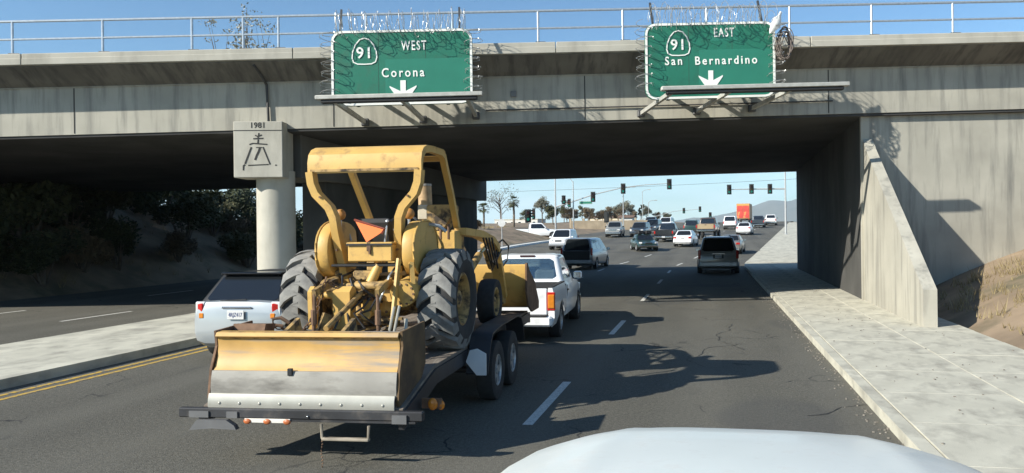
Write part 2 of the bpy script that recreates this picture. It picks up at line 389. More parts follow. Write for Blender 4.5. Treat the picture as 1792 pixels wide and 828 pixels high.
# ------------------------------------------------------------------ overpass
m_bconc = mat('bridge_concrete', (.4, .38, .315), .92, var=.16, scale=.8, bump=.25, bscale=70, dirt=((.2, .195, .17), .48, .74, 1.6, (2.2, 2.2, .22)))
m_col = mat('column_concrete', (.43, .41, .345), .9, var=.1, scale=1.5, bump=.2, bscale=80, dirt=((.28, .265, .22), .5, .75, 1.2, (1, 1, .3)))
m_dark = mat('recess_dark', (.05, .048, .045), .95)
GR = .022
def bsh(p): return (p[0], p[1], p[2] + GR * p[0] - .02 * max(0, p[1]))
over = empty('freeway_overpass', (0, B0Y, 0), SK, 'concrete freeway overpass with overhanging deck edge spanning the road', 'bridge')
def BM_(): return MB(bsh)
sec = [(0, 5.27), (0, 6.52), (-.05, 6.58), (-.2, 6.64), (-.8, 6.95), (-.8, 7.08), (.35, 7.08), (17.3, 7.08), (17.3, 5.27)]
q = BM_(); xs_ = [-46 + 2 * i for i in range(42)]
q.loft([[(x, p[0], p[1]) for p in sec] for x in xs_]); q.build('box_girder', m_bconc, over, 25)
q = BM_(); q.loft([[(x, -.03, 6.545), (x, -.2, 6.622), (x, -.79, 6.932), (x, -.79, 6.92), (x, -.2, 6.605), (x, -.03, 6.53)] for x in xs_]); q.build('overhang_underside', mat('shade_toned_concrete', (.16, .15, .128), .95, var=.25, scale=.7, dirt=((.09, .085, .075), .45, .65, 1.5, (3, .6, .6))), over, 0)  # darker colour paints the shade below the overhang into the concrete
for jx in [-44.2 + 6.8 * i for i in range(12)]: q = BM_(); q.box((jx, -.003, 5.9), (.025, .012, 1.2)); q.build('form_joint', m_dark, over, 0)
# deck-edge kerb cast in lengths with open joints
xj = -45.
while xj < 36:
    ln = 6.8
    q = BM_(); q.box((xj + ln / 2, -.6, 7.165), (ln - .02, .5, .165), bev=.015); q.build('deck_kerb', m_col, over, 25)
    q = BM_(); q.box((xj + ln / 2, -.83, 7.04), (ln - .02, .06, .17), bev=.01); q.build('deck_fascia', m_col, over, 25)
    xj += ln
q = BM_(); q.loft([[(x, .03, 5.262), (x, .03, 5.2), (x, 17.27, 5.2), (x, 17.27, 5.262)] for x in xs_]); q.build('soffit', mat('shade_darkened_concrete', (.05, .049, .046), .95, var=.25, scale=.5, dirt=((.03, .03, .029), .45, .65, .4, (1, 1, 1))), over, 0)  # soffit colour darkened to paint in the deep shade under the span
q = BM_(); q.box((-5, -.02, 6.53), (80, .05, .03)); q.build('drip_ledge', m_bconc, over, 0)
q = BM_(); q.tube([(-12.05, -.7, 6.85), (-11.98, -.3, 6.62), (-11.95, -.06, 6.45), (-11.9, -.06, 5.26)], .035, 8); q.build('conduit', mat('dark_conduit', (.06, .058, .055), .7), over)
q = BM_()
for xx in (-5.35,): q.box((xx, -.02, 6.05), (.16, .05, .16), bev=.01)
q.build('junction_box', mat('box_grey', (.2, .2, .19), .7), over)
q = BM_(); q.tube([(-6.1, -.05, 5.62), (-3.2, -.05, 5.62), (3.5, -.05, 5.63)], .02, 6); q.build('cable_conduit', MATS['dark_conduit'], over)

# bent: cap beam and four round columns standing in the median (world axes)
bent = empty('bridge_bent', (-11.78, 18.4, 0.15), 0, 'concrete pier with round front column, long wall and a block dated 1981', 'bridge pier')
q = MB(); q.box((0, 10.0, 4.25), (1.24, 17.9, 1.3), bev=.02); q.build('cap_beam', mat('shade_darkened_cap', (.12, .116, .103), .95, var=.2, scale=.7), bent)  # cap colour darkened part way to hold the shade below the deck
q = MB(); q.box((-.03, 10.5, 1.8), (.8, 15.2, 3.8), bev=.03); q.build('pier_wall', mat('shade_darkened_pier', (.075, .073, .066), .95, var=.25, scale=.7, dirt=((.045, .044, .04), .45, .65, .6, (1, 1, .4))), bent)  # wall colour carries the under-bridge shade, painted into the concrete
for (yy, rr_) in ((.58, .5),):
    q = MB(); q.lathe([(rr_, -.1), (rr_, 3.75)], 32, (.13, yy, 0), 'z'); q.build('column', m_col, bent, 40)
blk = empty('tmp'); bpy.data.objects.remove(blk)
q = MB(); q.box((0, 0, 0), (1.27, .9, 1.48), bev=.015)
blk = q.build('dated_block', m_col, bent, 20, loc=(.0, .24, 4.28), rot=(0, 0, SK)); m_ink = mat('groove_black', (.03, .03, .028), .9)
t = text_mesh('year_numerals', '1981', .2, m_ink, .004, .004, 1.05); inst('year_numerals', t, blk, (.0, -.452, .63), (R(90), 0, 0))
q = MB(); q.box((0, -.452, .5), (1.25, .012, .018)); q.build('groove', m_ink, blk, 0)
def gro(pts, w=.03, nm='bell_outline'):
    q = MB(); q.bar([(x, -.452, z) for x, z in pts], w, .012, (0, 1, 0)); q.build(nm, m_ink, blk, 0)
gro([(-.22, .13), (-.13, .16), (.24, .13)], .03); gro([(-.17, .06), (-.34, -.38)], .04); gro([(.13, .06), (.31, -.4)], .034)
gro([(-.26, -.42), (.27, -.4)], .026); gro([(-.34, -.4), (-.38, -.43), (-.385, -.55)], .035); gro([(.05, .05), (.02, -.05), (-.03, -.15), (-.08, -.28)], .05, 'bell_clapper')
gro([(-.05, .05), (.1, .05)], .02, 'bell_clapper'); gro([(.0, .16), (.01, .26)], .035, 'bell_yoke'); gro([(-.12, .28), (.14, .29)], .03, 'bell_yoke'); gro([(-.07, .37), (.0, .34), (.1, .38)], .03, 'bell_yoke'); gro([(.0, .3), (.03, .43)], .03, 'bell_yoke'); gro([(.44, -.42), (.48, -.42)], .03, 'bell_dot')

# right abutment with wing wall
ab = empty('bridge_abutment', (5.1, 23, 0), 0, 'dark shaded concrete abutment wall beside the right sidewalk', 'abutment')
q = MB(); q.prism([(-.85, 22.6), (-.75, 39.6), (8.9, 42), (8.9, 24.9)], -.1, 5.6, 'z'); q.v = [(p[0], p[1] - 23, p[2]) for p in q.v]; q.build('wall', MATS['shade_darkened_pier'], ab, 20)  # same shade-darkened colour as the pier; the lit front slab is plain concrete
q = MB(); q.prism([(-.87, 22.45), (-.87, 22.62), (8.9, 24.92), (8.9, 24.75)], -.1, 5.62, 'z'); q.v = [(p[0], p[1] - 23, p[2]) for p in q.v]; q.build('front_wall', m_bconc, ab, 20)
q = MB(); q.prism([(16.5, 0), (23.2, 0), (23.2, 5.2), (22.0, 4.3), (16.5, .9)], 4.28, 4.55, 'x'); q.v = [(p[0] - 5.1, p[1] - 23, p[2]) for p in q.v]; q.build('wing_wall', m_bconc, ab, 20)
la = empty('bridge_abutment', (-33, 18, 3.5), SK, 'far left concrete seat abutment at the top of the shrubby bank', 'abutment')
q = MB(); q.box((-3, 8, 0), (5, 17, 3), bev=.03); q.build('wall', m_bconc, la, 20)

# railing along the near deck edge
m_galv = mat('galvanised_steel', (.45, .5, .54), .45, .6, var=.12, scale=12)
m_steel = mat('dark_steel', (.1, .1, .1), .55, .6, var=.2, scale=8)
rail = empty('bridge_railing', (0, B0Y, 0), SK, 'two-rail galvanised pipe railing along the top of the overpass', 'railing')
def RB(): return MB(bsh)
q = RB(); q.tube([(x, -.72, 8.1) for x in (-46, -20, 0, 20, 34)], .034, 8); q.build('top_rail', m_galv, rail)
q = RB(); q.tube([(x, -.72, 7.64) for x in (-46, -20, 0, 20, 34)], .028, 8); q.build('middle_rail', m_galv, rail)
px = [-12.3, -11.4] + [-9.15 + 2.245 * i for i in range(19)] + [-13.6 - 2.245 * i for i in range(14)]
for x in px:
    z0 = 7.25 + GR * x
    q = MB(); q.cyl((0, 0, 0), (0, 0, .84), .032, n=8); po = q.build('post', m_galv, rail, loc=(x, -.72, z0))
    q = MB(); q.box((.06, 0, .012), (.26, .14, .03)); q.build('base_plate', m_steel, po, 0)
# far side railing
rail2 = empty('bridge_railing', (0, B0Y, 0), SK, 'pipe railing on the far edge of the overpass deck', 'railing')
q = RB(); q.tube([(x, 17.0, 8.15) for x in (-46, 0, 34)], .034, 6); q.build('top_rail', m_galv, rail2)

# ------------------------------------------------------------------ overhead signs
m_green = mat('sign_green', (.018, .155, .095), .42, var=.1, scale=1.5, dirt=((.014, .115, .072), .5, .7, 2.5, (1, 1, 1)))
m_green2 = mat('sign_green_pale', (.026, .185, .12), .38, var=.06, scale=2)
m_white = mat('sign_white', (.82, .82, .76), .5, var=.05, scale=4)
m_wire = mat('razor_wire_steel', (.5, .5, .48), .4, .7, var=.2, scale=20)
m_alu = mat('weathered_aluminium', (.47, .46, .41), .55, .35, var=.15, scale=6)
def coil(path, r, turns_per_m, wob, blades=True, wr=.009):
    P = [Vector(p) for p in path]; seg = [(P[i + 1] - P[i]).length for i in range(len(P) - 1)]; tot = sum(seg); n = int(tot * turns_per_m * 10); out = []
    for k in range(n + 1):
        s = tot * k / n; i = 0
        while i < len(seg) - 1 and s > seg[i]: s -= seg[i]; i += 1
        t = (P[i + 1] - P[i]).normalized(); c = P[i] + t * s; a = Vector((0, 1, 0)); b = t.cross(a).normalized(); ang = 2 * math.pi * tot * turns_per_m * k / n
        rr_ = r * (1 + wob * math.sin(k * .37) + wob * .7 * math.sin(k * .071)); out.append(c + a * (rr_ * math.cos(ang)) + b * (rr_ * math.sin(ang)) + t * (.05 * math.sin(ang * .5)))
    q = MB(); q.tube(out, wr, 4)
    if blades:
        for k in range(0, len(out) - 1, 2):
            c = out[k]; t = (out[k + 1] - out[k]).normalized(); q.box(c, (.034, .003, .016), (t.x * 2, t.y * 2, t.z * 3))
    return q
def sign(name, label, x0, x1, z0, z1, words, shield, arrow, bar, struts, pale_rects=()):
    gx = (x0 + x1) / 2; root = empty(name, (gx * BX[0] + 1.5 * math.sin(SK), B0Y + gx * BX[1] - 1.5 * math.cos(SK), z0), SK, label, 'road sign', 'green overhead signs')
    tilt = .022; W, Hh = x1 - x0, z1 - z0
    def X(p): return (p[0], p[1], p[2] + tilt * p[0])
    def S(): return MB(X)
    q = S(); q.prism(rrect(-W / 2, W / 2, 0, Hh, .26), -.03, .03, 'y'); panel = q.build('panel', m_green, root, 20)
    q = S(); q.sweep([(x, -.036, z) for x, z in rrect(-W / 2 + .035, W / 2 - .035, .035, Hh - .035, .24)], [(-.028, -.01), (.028, -.01), (.028, .01), (-.028, .01)], (0, -1, 0), True); q.build('border', m_white, root, 20)
    for ov in pale_rects:
        q = S(); q.prism(rrect(ov[0], ov[1], ov[2], ov[3], .01, 1), -.0335, -.029, 'y'); q.build('pale_panel', m_green2, root, 0)  # paler green rectangle laid on the panel
    for sx_ in (-W / 6, W / 6): q = S(); q.box((sx_, -.0305, Hh / 2), (.006, .004, Hh - .12)); q.build('panel_seam', m_dark, root, 0)
    for (txt, cx, cz, sz, bold, sp, wd) in words:
        me = text_mesh('lettering', txt, sz, m_white, bold, .006, sp, wd); inst('lettering', me, root, (cx, -.04, cz + tilt * cx), (R(90), R(-1.26), 0))
    sx, sz, s = shield
    # rounded spade outline of the route shield
    pts = [(0, .5), (.17, .45), (.33, .26), (.43, 0), (.45, -.22), (.4, -.38), (.25, -.45), (0, -.46)]
    pts = pts + [(-a, b) for a, b in reversed(pts[1:-1])]
    q = S(); q.sweep([(sx + a * s, -.04, sz + b * s) for a, b in pts], [(-.014, -.006), (.014, -.006), (.014, .006), (-.014, .006)], (0, -1, 0), True); q.build('route_shield', m_white, root, 20)
    me = text_mesh('route_number', '91', .36 * s / .62, m_white, .005, .006, 1.1); inst('route_number', me, root, (sx, -.042, sz - .04 + tilt * sx), (R(90), R(-1.26), 0))
    ax, az, k = arrow
    A = [(-.08, .30), (.08, .30), (.08, -.02), (.40, .14), (.40, .10), (.19, -.2), (.09, -.32), (-.09, -.32), (-.19, -.2), (-.40, .10), (-.40, .14), (-.08, -.02)]
    q = S(); q.prism([(ax + a * k, az + b * k) for a, b in A], -.045, -.034, 'y'); q.build('down_arrow', m_white, root, 0)
    # back frame holding the panel off the girder
    for bx_ in (-W * .32, 0, W * .32):
        q = S(); q.box((bx_, .1, Hh / 2), (.08, .12, Hh)); fr = q.build('back_post', m_steel, root, 0)
        q = S(); q.box((bx_, .78, .55), (.08, 1.36, .1)); q.build('bracket', m_steel, fr, 0)
    for bx_ in (-W / 2 + .22, W / 2 - .32):
        q = S(); q.bar([(bx_, .02, Hh - .05), (bx_ - .03, .3, Hh + .62)], .05, .05); q.build('wire_stay', m_steel, root, 0)
    # lamp trough on struts
    b0, b1, bz = bar
    q = S(); q.box(((b0 + b1) / 2, -.72, bz + .05), (b1 - b0, .2, .1), bev=.012); tr = q.build('lamp_trough', m_alu, root)
    q = S(); q.box(((b0 + b1) / 2, -.7, bz - .045), (b1 - b0 - .25, .16, .09), bev=.02); q.build('lamp_housing', mat('black_housing', (.02, .02, .02), .6), tr)
    for (xa, xb, zb) in struts:
        q = S(); q.bar([(xa, -.7, bz - .04), (xb, 1.44, zb)], .09, .1); st = q.build('strut', m_alu if len(struts) > 3 else m_alu, root, 0)
        q = S(); q.box((xb, 1.42, zb), (.2, .14, .2), bev=.02); q.build('foot', m_steel, st)
    # razor wire
    top = [(-W / 2 + .1, -.12, Hh + .16), (W / 2 - .1, -.12, Hh + .16)]
    q = coil(top, .27, 6.5, .2, wr=.006); q.xf = X; q.build('razor_wire', m_wire, root, 0)
    q = coil([(a, b - .12, c - .1) for a, b, c in top], .22, 5.3, .3, wr=.006); q.xf = X; q.build('razor_wire', m_wire, root, 0)
    q = coil([(-W / 2 - .02, -.1, .25), (-W / 2 - .02, -.1, Hh)], .2, 8.5, .16, wr=.006); q.xf = X; q.build('razor_wire', m_wire, root, 0)
    q = coil([(W / 2 + .02, -.1, .25), (W / 2 + .02, -.1, Hh)], .2, 8.5, .16, wr=.006); q.xf = X; q.build('razor_wire', m_wire, root, 0)
    return root, X
s1, SX = sign('overhead_sign', 'green overhead sign for 91 West Corona with white down arrow', -9.85, -6.33, 5.4, 7.29,
     [('WEST', .3, 1.47, .33, .005, 1.24, .64), ('Corona', .02, .8, .32, .004, 1.34, .84)], (-.93, 1.35, .68), (.02, .36, .84), (-1.95, 2.05, .05),
     [(-1.5, -1.25, -.2), (.1, .3, -.17), (1.68, 1.72, -.1)], pale_rects=((-.42, 1.7, .07, 1.15),))
s2, _ = sign('overhead_sign', 'green overhead sign for 91 East San Bernardino with tangled wire on its right edge', -1.95, 1.42, 5.53, 7.48,
     [('EAST', .35, 1.67, .32, .005, 1.24, .64), ('San', -.955, .97, .3, .004, 1.36, .88), ('Bernardino', .4, .96, .3, .004, 1.36, .88)], (-.83, 1.42, .66), (-.0, .48, .78), (-1.4, 3.3, .1),
     [(-1.15, -1.6, -.12), (.32, -.06, -.1), (1.84, 1.48, -.06)], pale_rects=((-.3, 1.6, .07, 1.25), (-.0, .72, 1.47, 1.88)))
# wire bundle and caught plastic bag on the second sign
def on_sign2(p): 
    gx = -.265 + p[0]; y = -1.5 + p[1]; return (gx * BX[0] - y * math.sin(SK), B0Y + gx * BX[1] + y * math.cos(SK), 5.54 + p[2])
wb = MB(); r0 = random.Random(4)
for k in range(9):
    pts = []; rx, rz = r0.uniform(.13, .22), r0.uniform(.3, .42); ox, oz = r0.uniform(-.04, .06), r0.uniform(-.08, .08); ph = r0.uniform(0, 6)
    for i in range(22):
        a = ph + 2 * math.pi * i / 21; pts.append((1.86 + ox + rx * math.cos(a), -.15 + .1 * math.sin(2 * a + k), 1.32 + oz + rz * math.sin(a)))
    wb.tube(pts, .013, 5)
for k in range(6):
    a = k * 1.05; wb.tube([(1.8, -.1, 1.3), (1.8 + .2 * math.cos(a), -.18, 1.3 + .38 * math.sin(a))], .012, 5)
wbo = wb.build('wire_bundle', mat('rusty_wire', (.16, .13, .11), .7, .3, var=.3, scale=15), None, 0, loc=on_sign2((0, 0, 0)), rot=(0, 0, SK)); tag(wbo, 'tangled bundle of rusty wire hanging on the right edge of the San Bernardino sign', 'wire bundle')
q = MB(); r0 = random.Random(7); rings = []
for i in range(7):
    t = i / 6; w = .05 + .2 * math.sin(math.pi * min(1, t * 1.15)); ring = []
    for j in range(10):
        a = 2 * math.pi * j / 10; k = w * (1 + .35 * r0.uniform(-1, 1)); ring.append((t * .28 + k * .55 * math.cos(a), k * .5 * math.sin(a), .55 * t + k * .25 * math.sin(a * 2)))
    rings.append(ring)
q.loft(rings); bag = q.build('plastic_bag', mat('white_plastic', (.78, .78, .74), .4, var=.06, scale=8, bump=.4, bscale=25), None, 60, loc=on_sign2((1.5, -.22, 1.6)), rot=(0, 0, SK)); tag(bag, 'white plastic bag caught in the wire at a corner of the San Bernardino sign', 'plastic bag')

# ------------------------------------------------------------------ tractor on a trailer (combination heads slightly left)
HA = R(3.1); HO = Vector((-4.0, 9.4, 0))
def combo(x, y, z=0.0): return (HO.x + x * math.cos(HA) - y * math.sin(HA), HO.y + x * math.sin(HA) + y * math.cos(HA), z)
DK = .78                                                # trailer deck level
m_blade = mat('scuffed_blade_yellow', (.52, .31, .09), .5, var=.15, scale=3, dirt=((.27, .24, .2), .5, .64, 2.2, (.25, 1, 3.2)), bump=.08, bscale=30)
m_yel = mat('tractor_yellow', (.58, .36, .1), .5, var=.12, scale=3, dirt=((.27, .16, .07), .56, .78, 5, (1, 1, 1)), bump=.1, bscale=30)
m_yel2 = mat('grimy_yellow', (.42, .27, .095), .6, var=.2, scale=5, dirt=((.055, .042, .03), .45, .62, 8, (1, 1, 1)), bump=.15, bscale=40)
m_rust = mat('rusty_iron', (.17, .1, .06), .85, .1, var=.35, scale=9, bump=.3, bscale=50)
m_rub = mat('tyre_rubber', (.028, .028, .028), .85, var=.25, scale=14, bump=.2, bscale=90)
m_lug = mat('dusty_tyre_rubber', (.2, .197, .182), .9, var=.3, scale=7, dirt=((.3, .29, .26), .5, .7, 6, (1, 1, 1)), bump=.2, bscale=90)
m_black = mat('black_paint', (.018, .018, .018), .5, var=.3, scale=6)
m_hose = mat('black_hose', (.015, .015, .015), .45)
m_chrome = mat('polished_rod', (.6, .6, .58), .2, 1.0, var=.05)
m_orange = mat('fluorescent_orange', (.8, .15, .008), .6, var=.05)
m_amber = mat('amber_lens', (.6, .2, .02), .25, var=.1, scale=20)
m_red = mat('red_lens', (.45, .02, .015), .2, var=.1, scale=20)
m_worn = mat('worn_bare_steel', (.3, .285, .25), .6, .1, var=.15, scale=2.2, dirt=((.17, .16, .14), .5, .72, 3, (.6, 1, 2)), bump=.1, bscale=25)
m_edge = mat('polished_cutting_edge', (.4, .39, .34), .42, .25, var=.1, scale=5)
trac = empty('tractor', combo(0, 0, DK), HA, 'yellow backless loader tractor with roll-over frame chained on the trailer', 'tractor')
def T(): return MB(lambda p: (p[0], p[1], p[2] - DK))
def tp(mb, name, m, parent=trac, sm=35): return mb.build(name, m, parent, sm)

# --- wheels
def tractor_wheel(x, y, r, w, rim_r, side, lugs=True, nl=15):
    root = empty('rear_wheel' if lugs else 'front_wheel', (x, y, r)); root.parent = trac
    rc = r - .035
    q = MB(); q.lathe([(rim_r, -w * .38), (rim_r + .05, -w * .46), (rc * .86, -w * .5), (rc * .96, -w * .46), (rc, -w * .3), (rc + .005, 0), (rc, w * .3), (rc * .96, w * .46), (rc * .86, w * .5), (rim_r + .05, w * .46), (rim_r, w * .38)], 40); q.build('tyre', m_rub, root, 40)
    if lugs:
        for s in (-1, 1):
            q = MB(); rings = []
            # a bent traction lug: from the centre line sweeping back to the shoulder
            for (u, a, h) in ((-.06, .0, .05), (.12, .05, .052), (.3, .15, .05), (.44, .27, .045), (.5, .30, -.01)):
                x_ = s * u * w; wd = .19 if u < .2 else .175
                b = []
                for (da, hh) in ((-wd / 2, -.02), (-wd / 2 + .018, h), (wd / 2 - .018, h), (wd / 2, -.02)):
                    an = a + da / rc; rr_ = rc + hh - (.06 if u > .47 else (.012 if u > .4 else 0)); b.append((x_, -rr_ * math.sin(an), rr_ * math.cos(an)))
                rings.append(b)
            q.loft(rings); me = q.mesh('tread_lug', m_lug, 20)
            for k in range(nl):
                a = 2 * math.pi * (k + (.5 if s > 0 else 0)) / nl; inst('tread_lug', me, root, rot=(a, 0, 0))
    sgn = side
    q = MB(); q.lathe([(rim_r + .012, sgn * w * .4), (rim_r - .01, sgn * w * .42), (rim_r - .03, sgn * w * .36), (rim_r - .05, sgn * w * .1), (rim_r * .62, sgn * w * .02), (rim_r * .58, sgn * w * .1), (.02, sgn * w * .12)], 32); rim = q.build('rim', m_yel2, root, 30)
    q = MB(); q.lathe([(rim_r * .36, sgn * w * .12), (rim_r * .34, sgn * w * .3), (rim_r * .2, sgn * w * .34), (.01, sgn * w * .36)], 20); q.build('hub', m_yel2, rim)
    for k in range(8):
        a = 2 * math.pi * k / 8; q = MB(); q.cyl((sgn * w * .11, 0, 0), (sgn * w * .2, 0, 0), .018, n=6); q.build('wheel_nut', m_rust, root, 0, loc=(0, rim_r * .47 * math.cos(a), rim_r * .47 * math.sin(a)))
    q = MB(); q.lathe([(rim_r + .012, -sgn * w * .4), (rim_r - .05, -sgn * w * .2), (.02, -sgn * w * .1)], 24); q.build('rim_back', m_yel2, rim, 30)
    return root
RY = -.62
tractor_wheel(-.83, RY, .6, .46, .31, -1); tractor_wheel(.83, RY, .6, .46, .31, 1)
tractor_wheel(-.78, 1.5, .37, .26, .2, -1, False); tractor_wheel(.84, 1.5, .37, .26, .2, 1, False)

# --- roll-over frame with a rolled sheet roof
for s in (-1, 1):
    path = [(.66, -1.14, 2.92), (.645, -1.13, 2.78), (.6, -1.12, 2.66), (.45, -1.1, 2.5), (.4, -1.09, 2.38), (.385, -1.07, 2.22), (.36, -1.0, 1.95), (.33, -.9, 1.62)]
    q = T(); q.bar([(s * a, b, c) for a, b, c in path], .085, .13, (0, 1, 0)); tp(q, 'rear_post', m_yel)
    path = [(.645, -1.12, 2.9), (.645, -1.12, 3.0), (.645, -1.08, 3.1), (.645, -.98, 3.17), (.645, -.75, 3.2), (.645, -.3, 3.2), (.645, -.17, 3.16), (.64, -.09, 3.07), (.63, .2, 2.74), (.6, .64, 2.22), (.59, .72, 2.1)]
    q = T(); q.bar([(s * a, b, c) for a, b, c in path], .075, .075, (1, 0, 0)); tp(q, 'front_post', m_yel)
prof = [(-1.165, 2.9), (-1.17, 3.02), (-1.14, 3.12), (-1.07, 3.185), (-.95, 3.225), (-.7, 3.24), (-.28, 3.24), (-.2, 3.22)]
q = T(); r_ = []
for (y, z) in prof: r_.append((y, z))
inner = [(y + (.012 if i < 4 else 0), z - (.0 if i < 2 else .012)) for i, (y, z) in enumerate(prof)]
q.prism(r_ + inner[::-1], -.69, .69); tp(q, 'roof_sheet', m_yel, sm=30)
q = T(); q.box((0, -.12, 3.14), (1.26, .06, .07)); tp(q, 'roof_cross_bar', m_yel)

# --- rounded shell fenders inside the rear wheels
for s in (-1, 1):
    cy, cz = -.72, 1.98; n = 28; out_ = []
    for i in range(n):
        a = 2 * math.pi * i / n; c_, s_ = math.cos(a), math.sin(a); out_.append((cy + .47 * math.copysign(abs(c_) ** .9, c_), cz + (.36 if s_ > 0 else .33) * math.copysign(abs(s_) ** .85, s_)))
    q = T(); q.loft([[(s * x, cy + (y - cy) * k, cz + (z - cz) * k) for y, z in out_] for x, k in ((.44, .93), (.452, .985), (.475, 1.0), (.56, 1.0), (.585, .985), (.592, .95))]); f = tp(q, 'fender', m_yel, sm=40)
    q = T(); q.tube([(s * .592, y, z) for y, z in out_], .012, 6, True); q.build('fender_lip', m_yel, f)
    q = T(); q.box((s * .4, -.75, 1.72), (.1, .5, .06), bev=.01); q.build('fender_bracket', m_yel2, f)
    # work lamp on a stalk
    lx, ly, lz = s * .43, -.86, 2.42
    q = T(); q.cyl((lx, ly, 2.16), (lx, ly, lz - .05), .016, n=8); st = tp(q, 'lamp_stalk', m_galv)
    q = T(); q.sphere((lx, ly, lz), .068, 14, 10, (1, .8, 1)); q.build('work_lamp', mat('dusty_amber_lamp', (.42, .2, .05), .5, var=.2, scale=14), st)
q = T(); q.tube([(.44, -.55, 2.1), (.47, -.58, 2.27), (.56, -.6, 2.3), (.72, -.6, 2.27), (.8, -.58, 2.2)], .022, 8); tp(q, 'grab_rail', m_galv)
q = T(); q.tube([(-.44, -.55, 2.1), (-.47, -.58, 2.25), (-.6, -.6, 2.28), (-.8, -.58, 2.18)], .022, 8); tp(q, 'grab_rail', m_galv)

# --- tool box, warning triangle, seat, steering wheel
q = T(); q.box((.085, -1.13, 1.965), (.53, .2, .2), bev=.012); tb = tp(q, 'tool_box', m_yel)
q = T(); q.box((.085, -1.135, 2.078), (.55, .23, .022), bev=.006); q.build('lid', m_yel, tb)
q = T(); q.box((.085, -1.245, 2.062), (.55, .012, .022)); q.build('lid_shadow_strip', m_black, tb, 0)  # black strip paints in the shadow line below the lid
q = T(); q.box((.08, -1.24, 2.04), (.055, .02, .11), bev=.006); q.box((.09, -1.245, 1.975), (.025, .02, .05), bev=.004); q.build('latch', m_rust, tb)
q = T(); q.prism([(-.12, 2.34), (.235, 2.235), (.21, 2.195), (.05, 2.09)], -1.2, -1.19, 'y'); q.v = [(p[0], p[1] + (p[2] - 2.2) * .35, p[2]) for p in q.v]; tri = tp(q, 'warning_triangle', m_orange, sm=0)
q = T(); q.tube([(a, -1.2 + (c - 2.2) * .35, c) for a, c in ((-.13, 2.35), (.25, 2.24), (.22, 2.185))], .016, 6); q.build('triangle_rim', mat('dark_red_rim', (.2, .04, .02), .6), tri)
q = T(); q.box((0, -.62, 1.98), (.5, .45, .12), bev=.05); st = tp(q, 'seat', m_black); q = T(); q.box((0, -.86, 2.2), (.46, .1, .34), (R(12), 0, 0), bev=.04); q.build('seat_back', m_black, st)
q = T(); q.tube(arc((0, 0), .19, 0, 345, 24, 'xy'), .016, 6, True); q.v = [(p[0] - .0, p[1] * .8 + .1, p[2] + 2.32 + p[1] * .5) for p in q.v]; sw_ = tp(q, 'steering_wheel', m_black); q = T(); q.cyl((0, .1, 2.32), (0, .45, 1.9), .025); q.build('steering_column', m_black, sw_)
for (x, y, z, l) in ((.2, -.3, 1.95, .42), (.3, -.2, 1.95, .35), (.16, -.95, 2.08, .25)): q = T(); q.cyl((x, y, z), (x + .02, y + .04, z + l), .012, n=6); q.sphere((x + .02, y + .04, z + l), .026, 8, 6); tp(q, 'lever', m_galv)

# --- engine, bonnet, exhaust, hydraulic tank
q = T(); q.loft([[(x * w, y, z) for x, z in ((-1, 1.5), (1, 1.5), (1, zt - .1), (.8, zt), (-.8, zt), (-1, zt - .1))] for (y, w, zt) in ((.35, .3, 2.12), (1.2, .3, 2.1), (2.2, .29, 2.02), (2.35, .26, 1.98))]); tp(q, 'bonnet', m_yel)
q = T(); q.box((0, .9, 1.35), (.46, 2.6, .42), bev=.05); tp(q, 'engine_block', m_yel2)
q = T(); q.cyl((.17, .6, 2.28), (.165, .58, 2.62), .062, .062, 16); ex = tp(q, 'exhaust_stack', m_yel2); q = T(); q.cyl((.165, .58, 2.56), (.155, .57, 2.84), .095, .095, 18); q.build('exhaust_shroud', mat('rusty_shroud', (.45, .31, .17), .7, .2, var=.3, scale=8), ex)
q = T(); q.lathe([(.096, 2.84), (.101, 2.835), (.101, 2.865), (.07, 2.865)], 18, (.155, .57, 0), 'z'); q.build('shroud_rim', m_worn, ex)
q = T(); q.box((.17, .5, 2.47), (.15, .1, .2), bev=.01); q.build('bracket_plate', mat('pale_bracket', (.5, .44, .33), .6), ex)
q = T(); q.loft([[(x, y, z) for x, y in ((a0, .45), (a1, .45), (a1, .8), (a0, .8))] for (z, a0, a1) in ((2.22, .26, .44), (2.4, .22, .56), (2.55, .22, .58), (2.57, .24, .56))]); tp(q, 'control_tank', m_yel2)
q = T(); q.cyl((.2, .5, 2.38), (.33, .52, 2.15), .028, n=10); tp(q, 'filter_tube', m_galv)
q = T(); q.box((.5, .42, 2.08), (.36, .3, .26), bev=.02); vb = tp(q, 'valve_block', m_yel)
for k in range(3): q = T(); q.cyl((.36 + .11 * k, .28, 2.1), (.36 + .11 * k, .28, 2.3), .02, n=8); q.build('valve_spool', m_rust, vb)
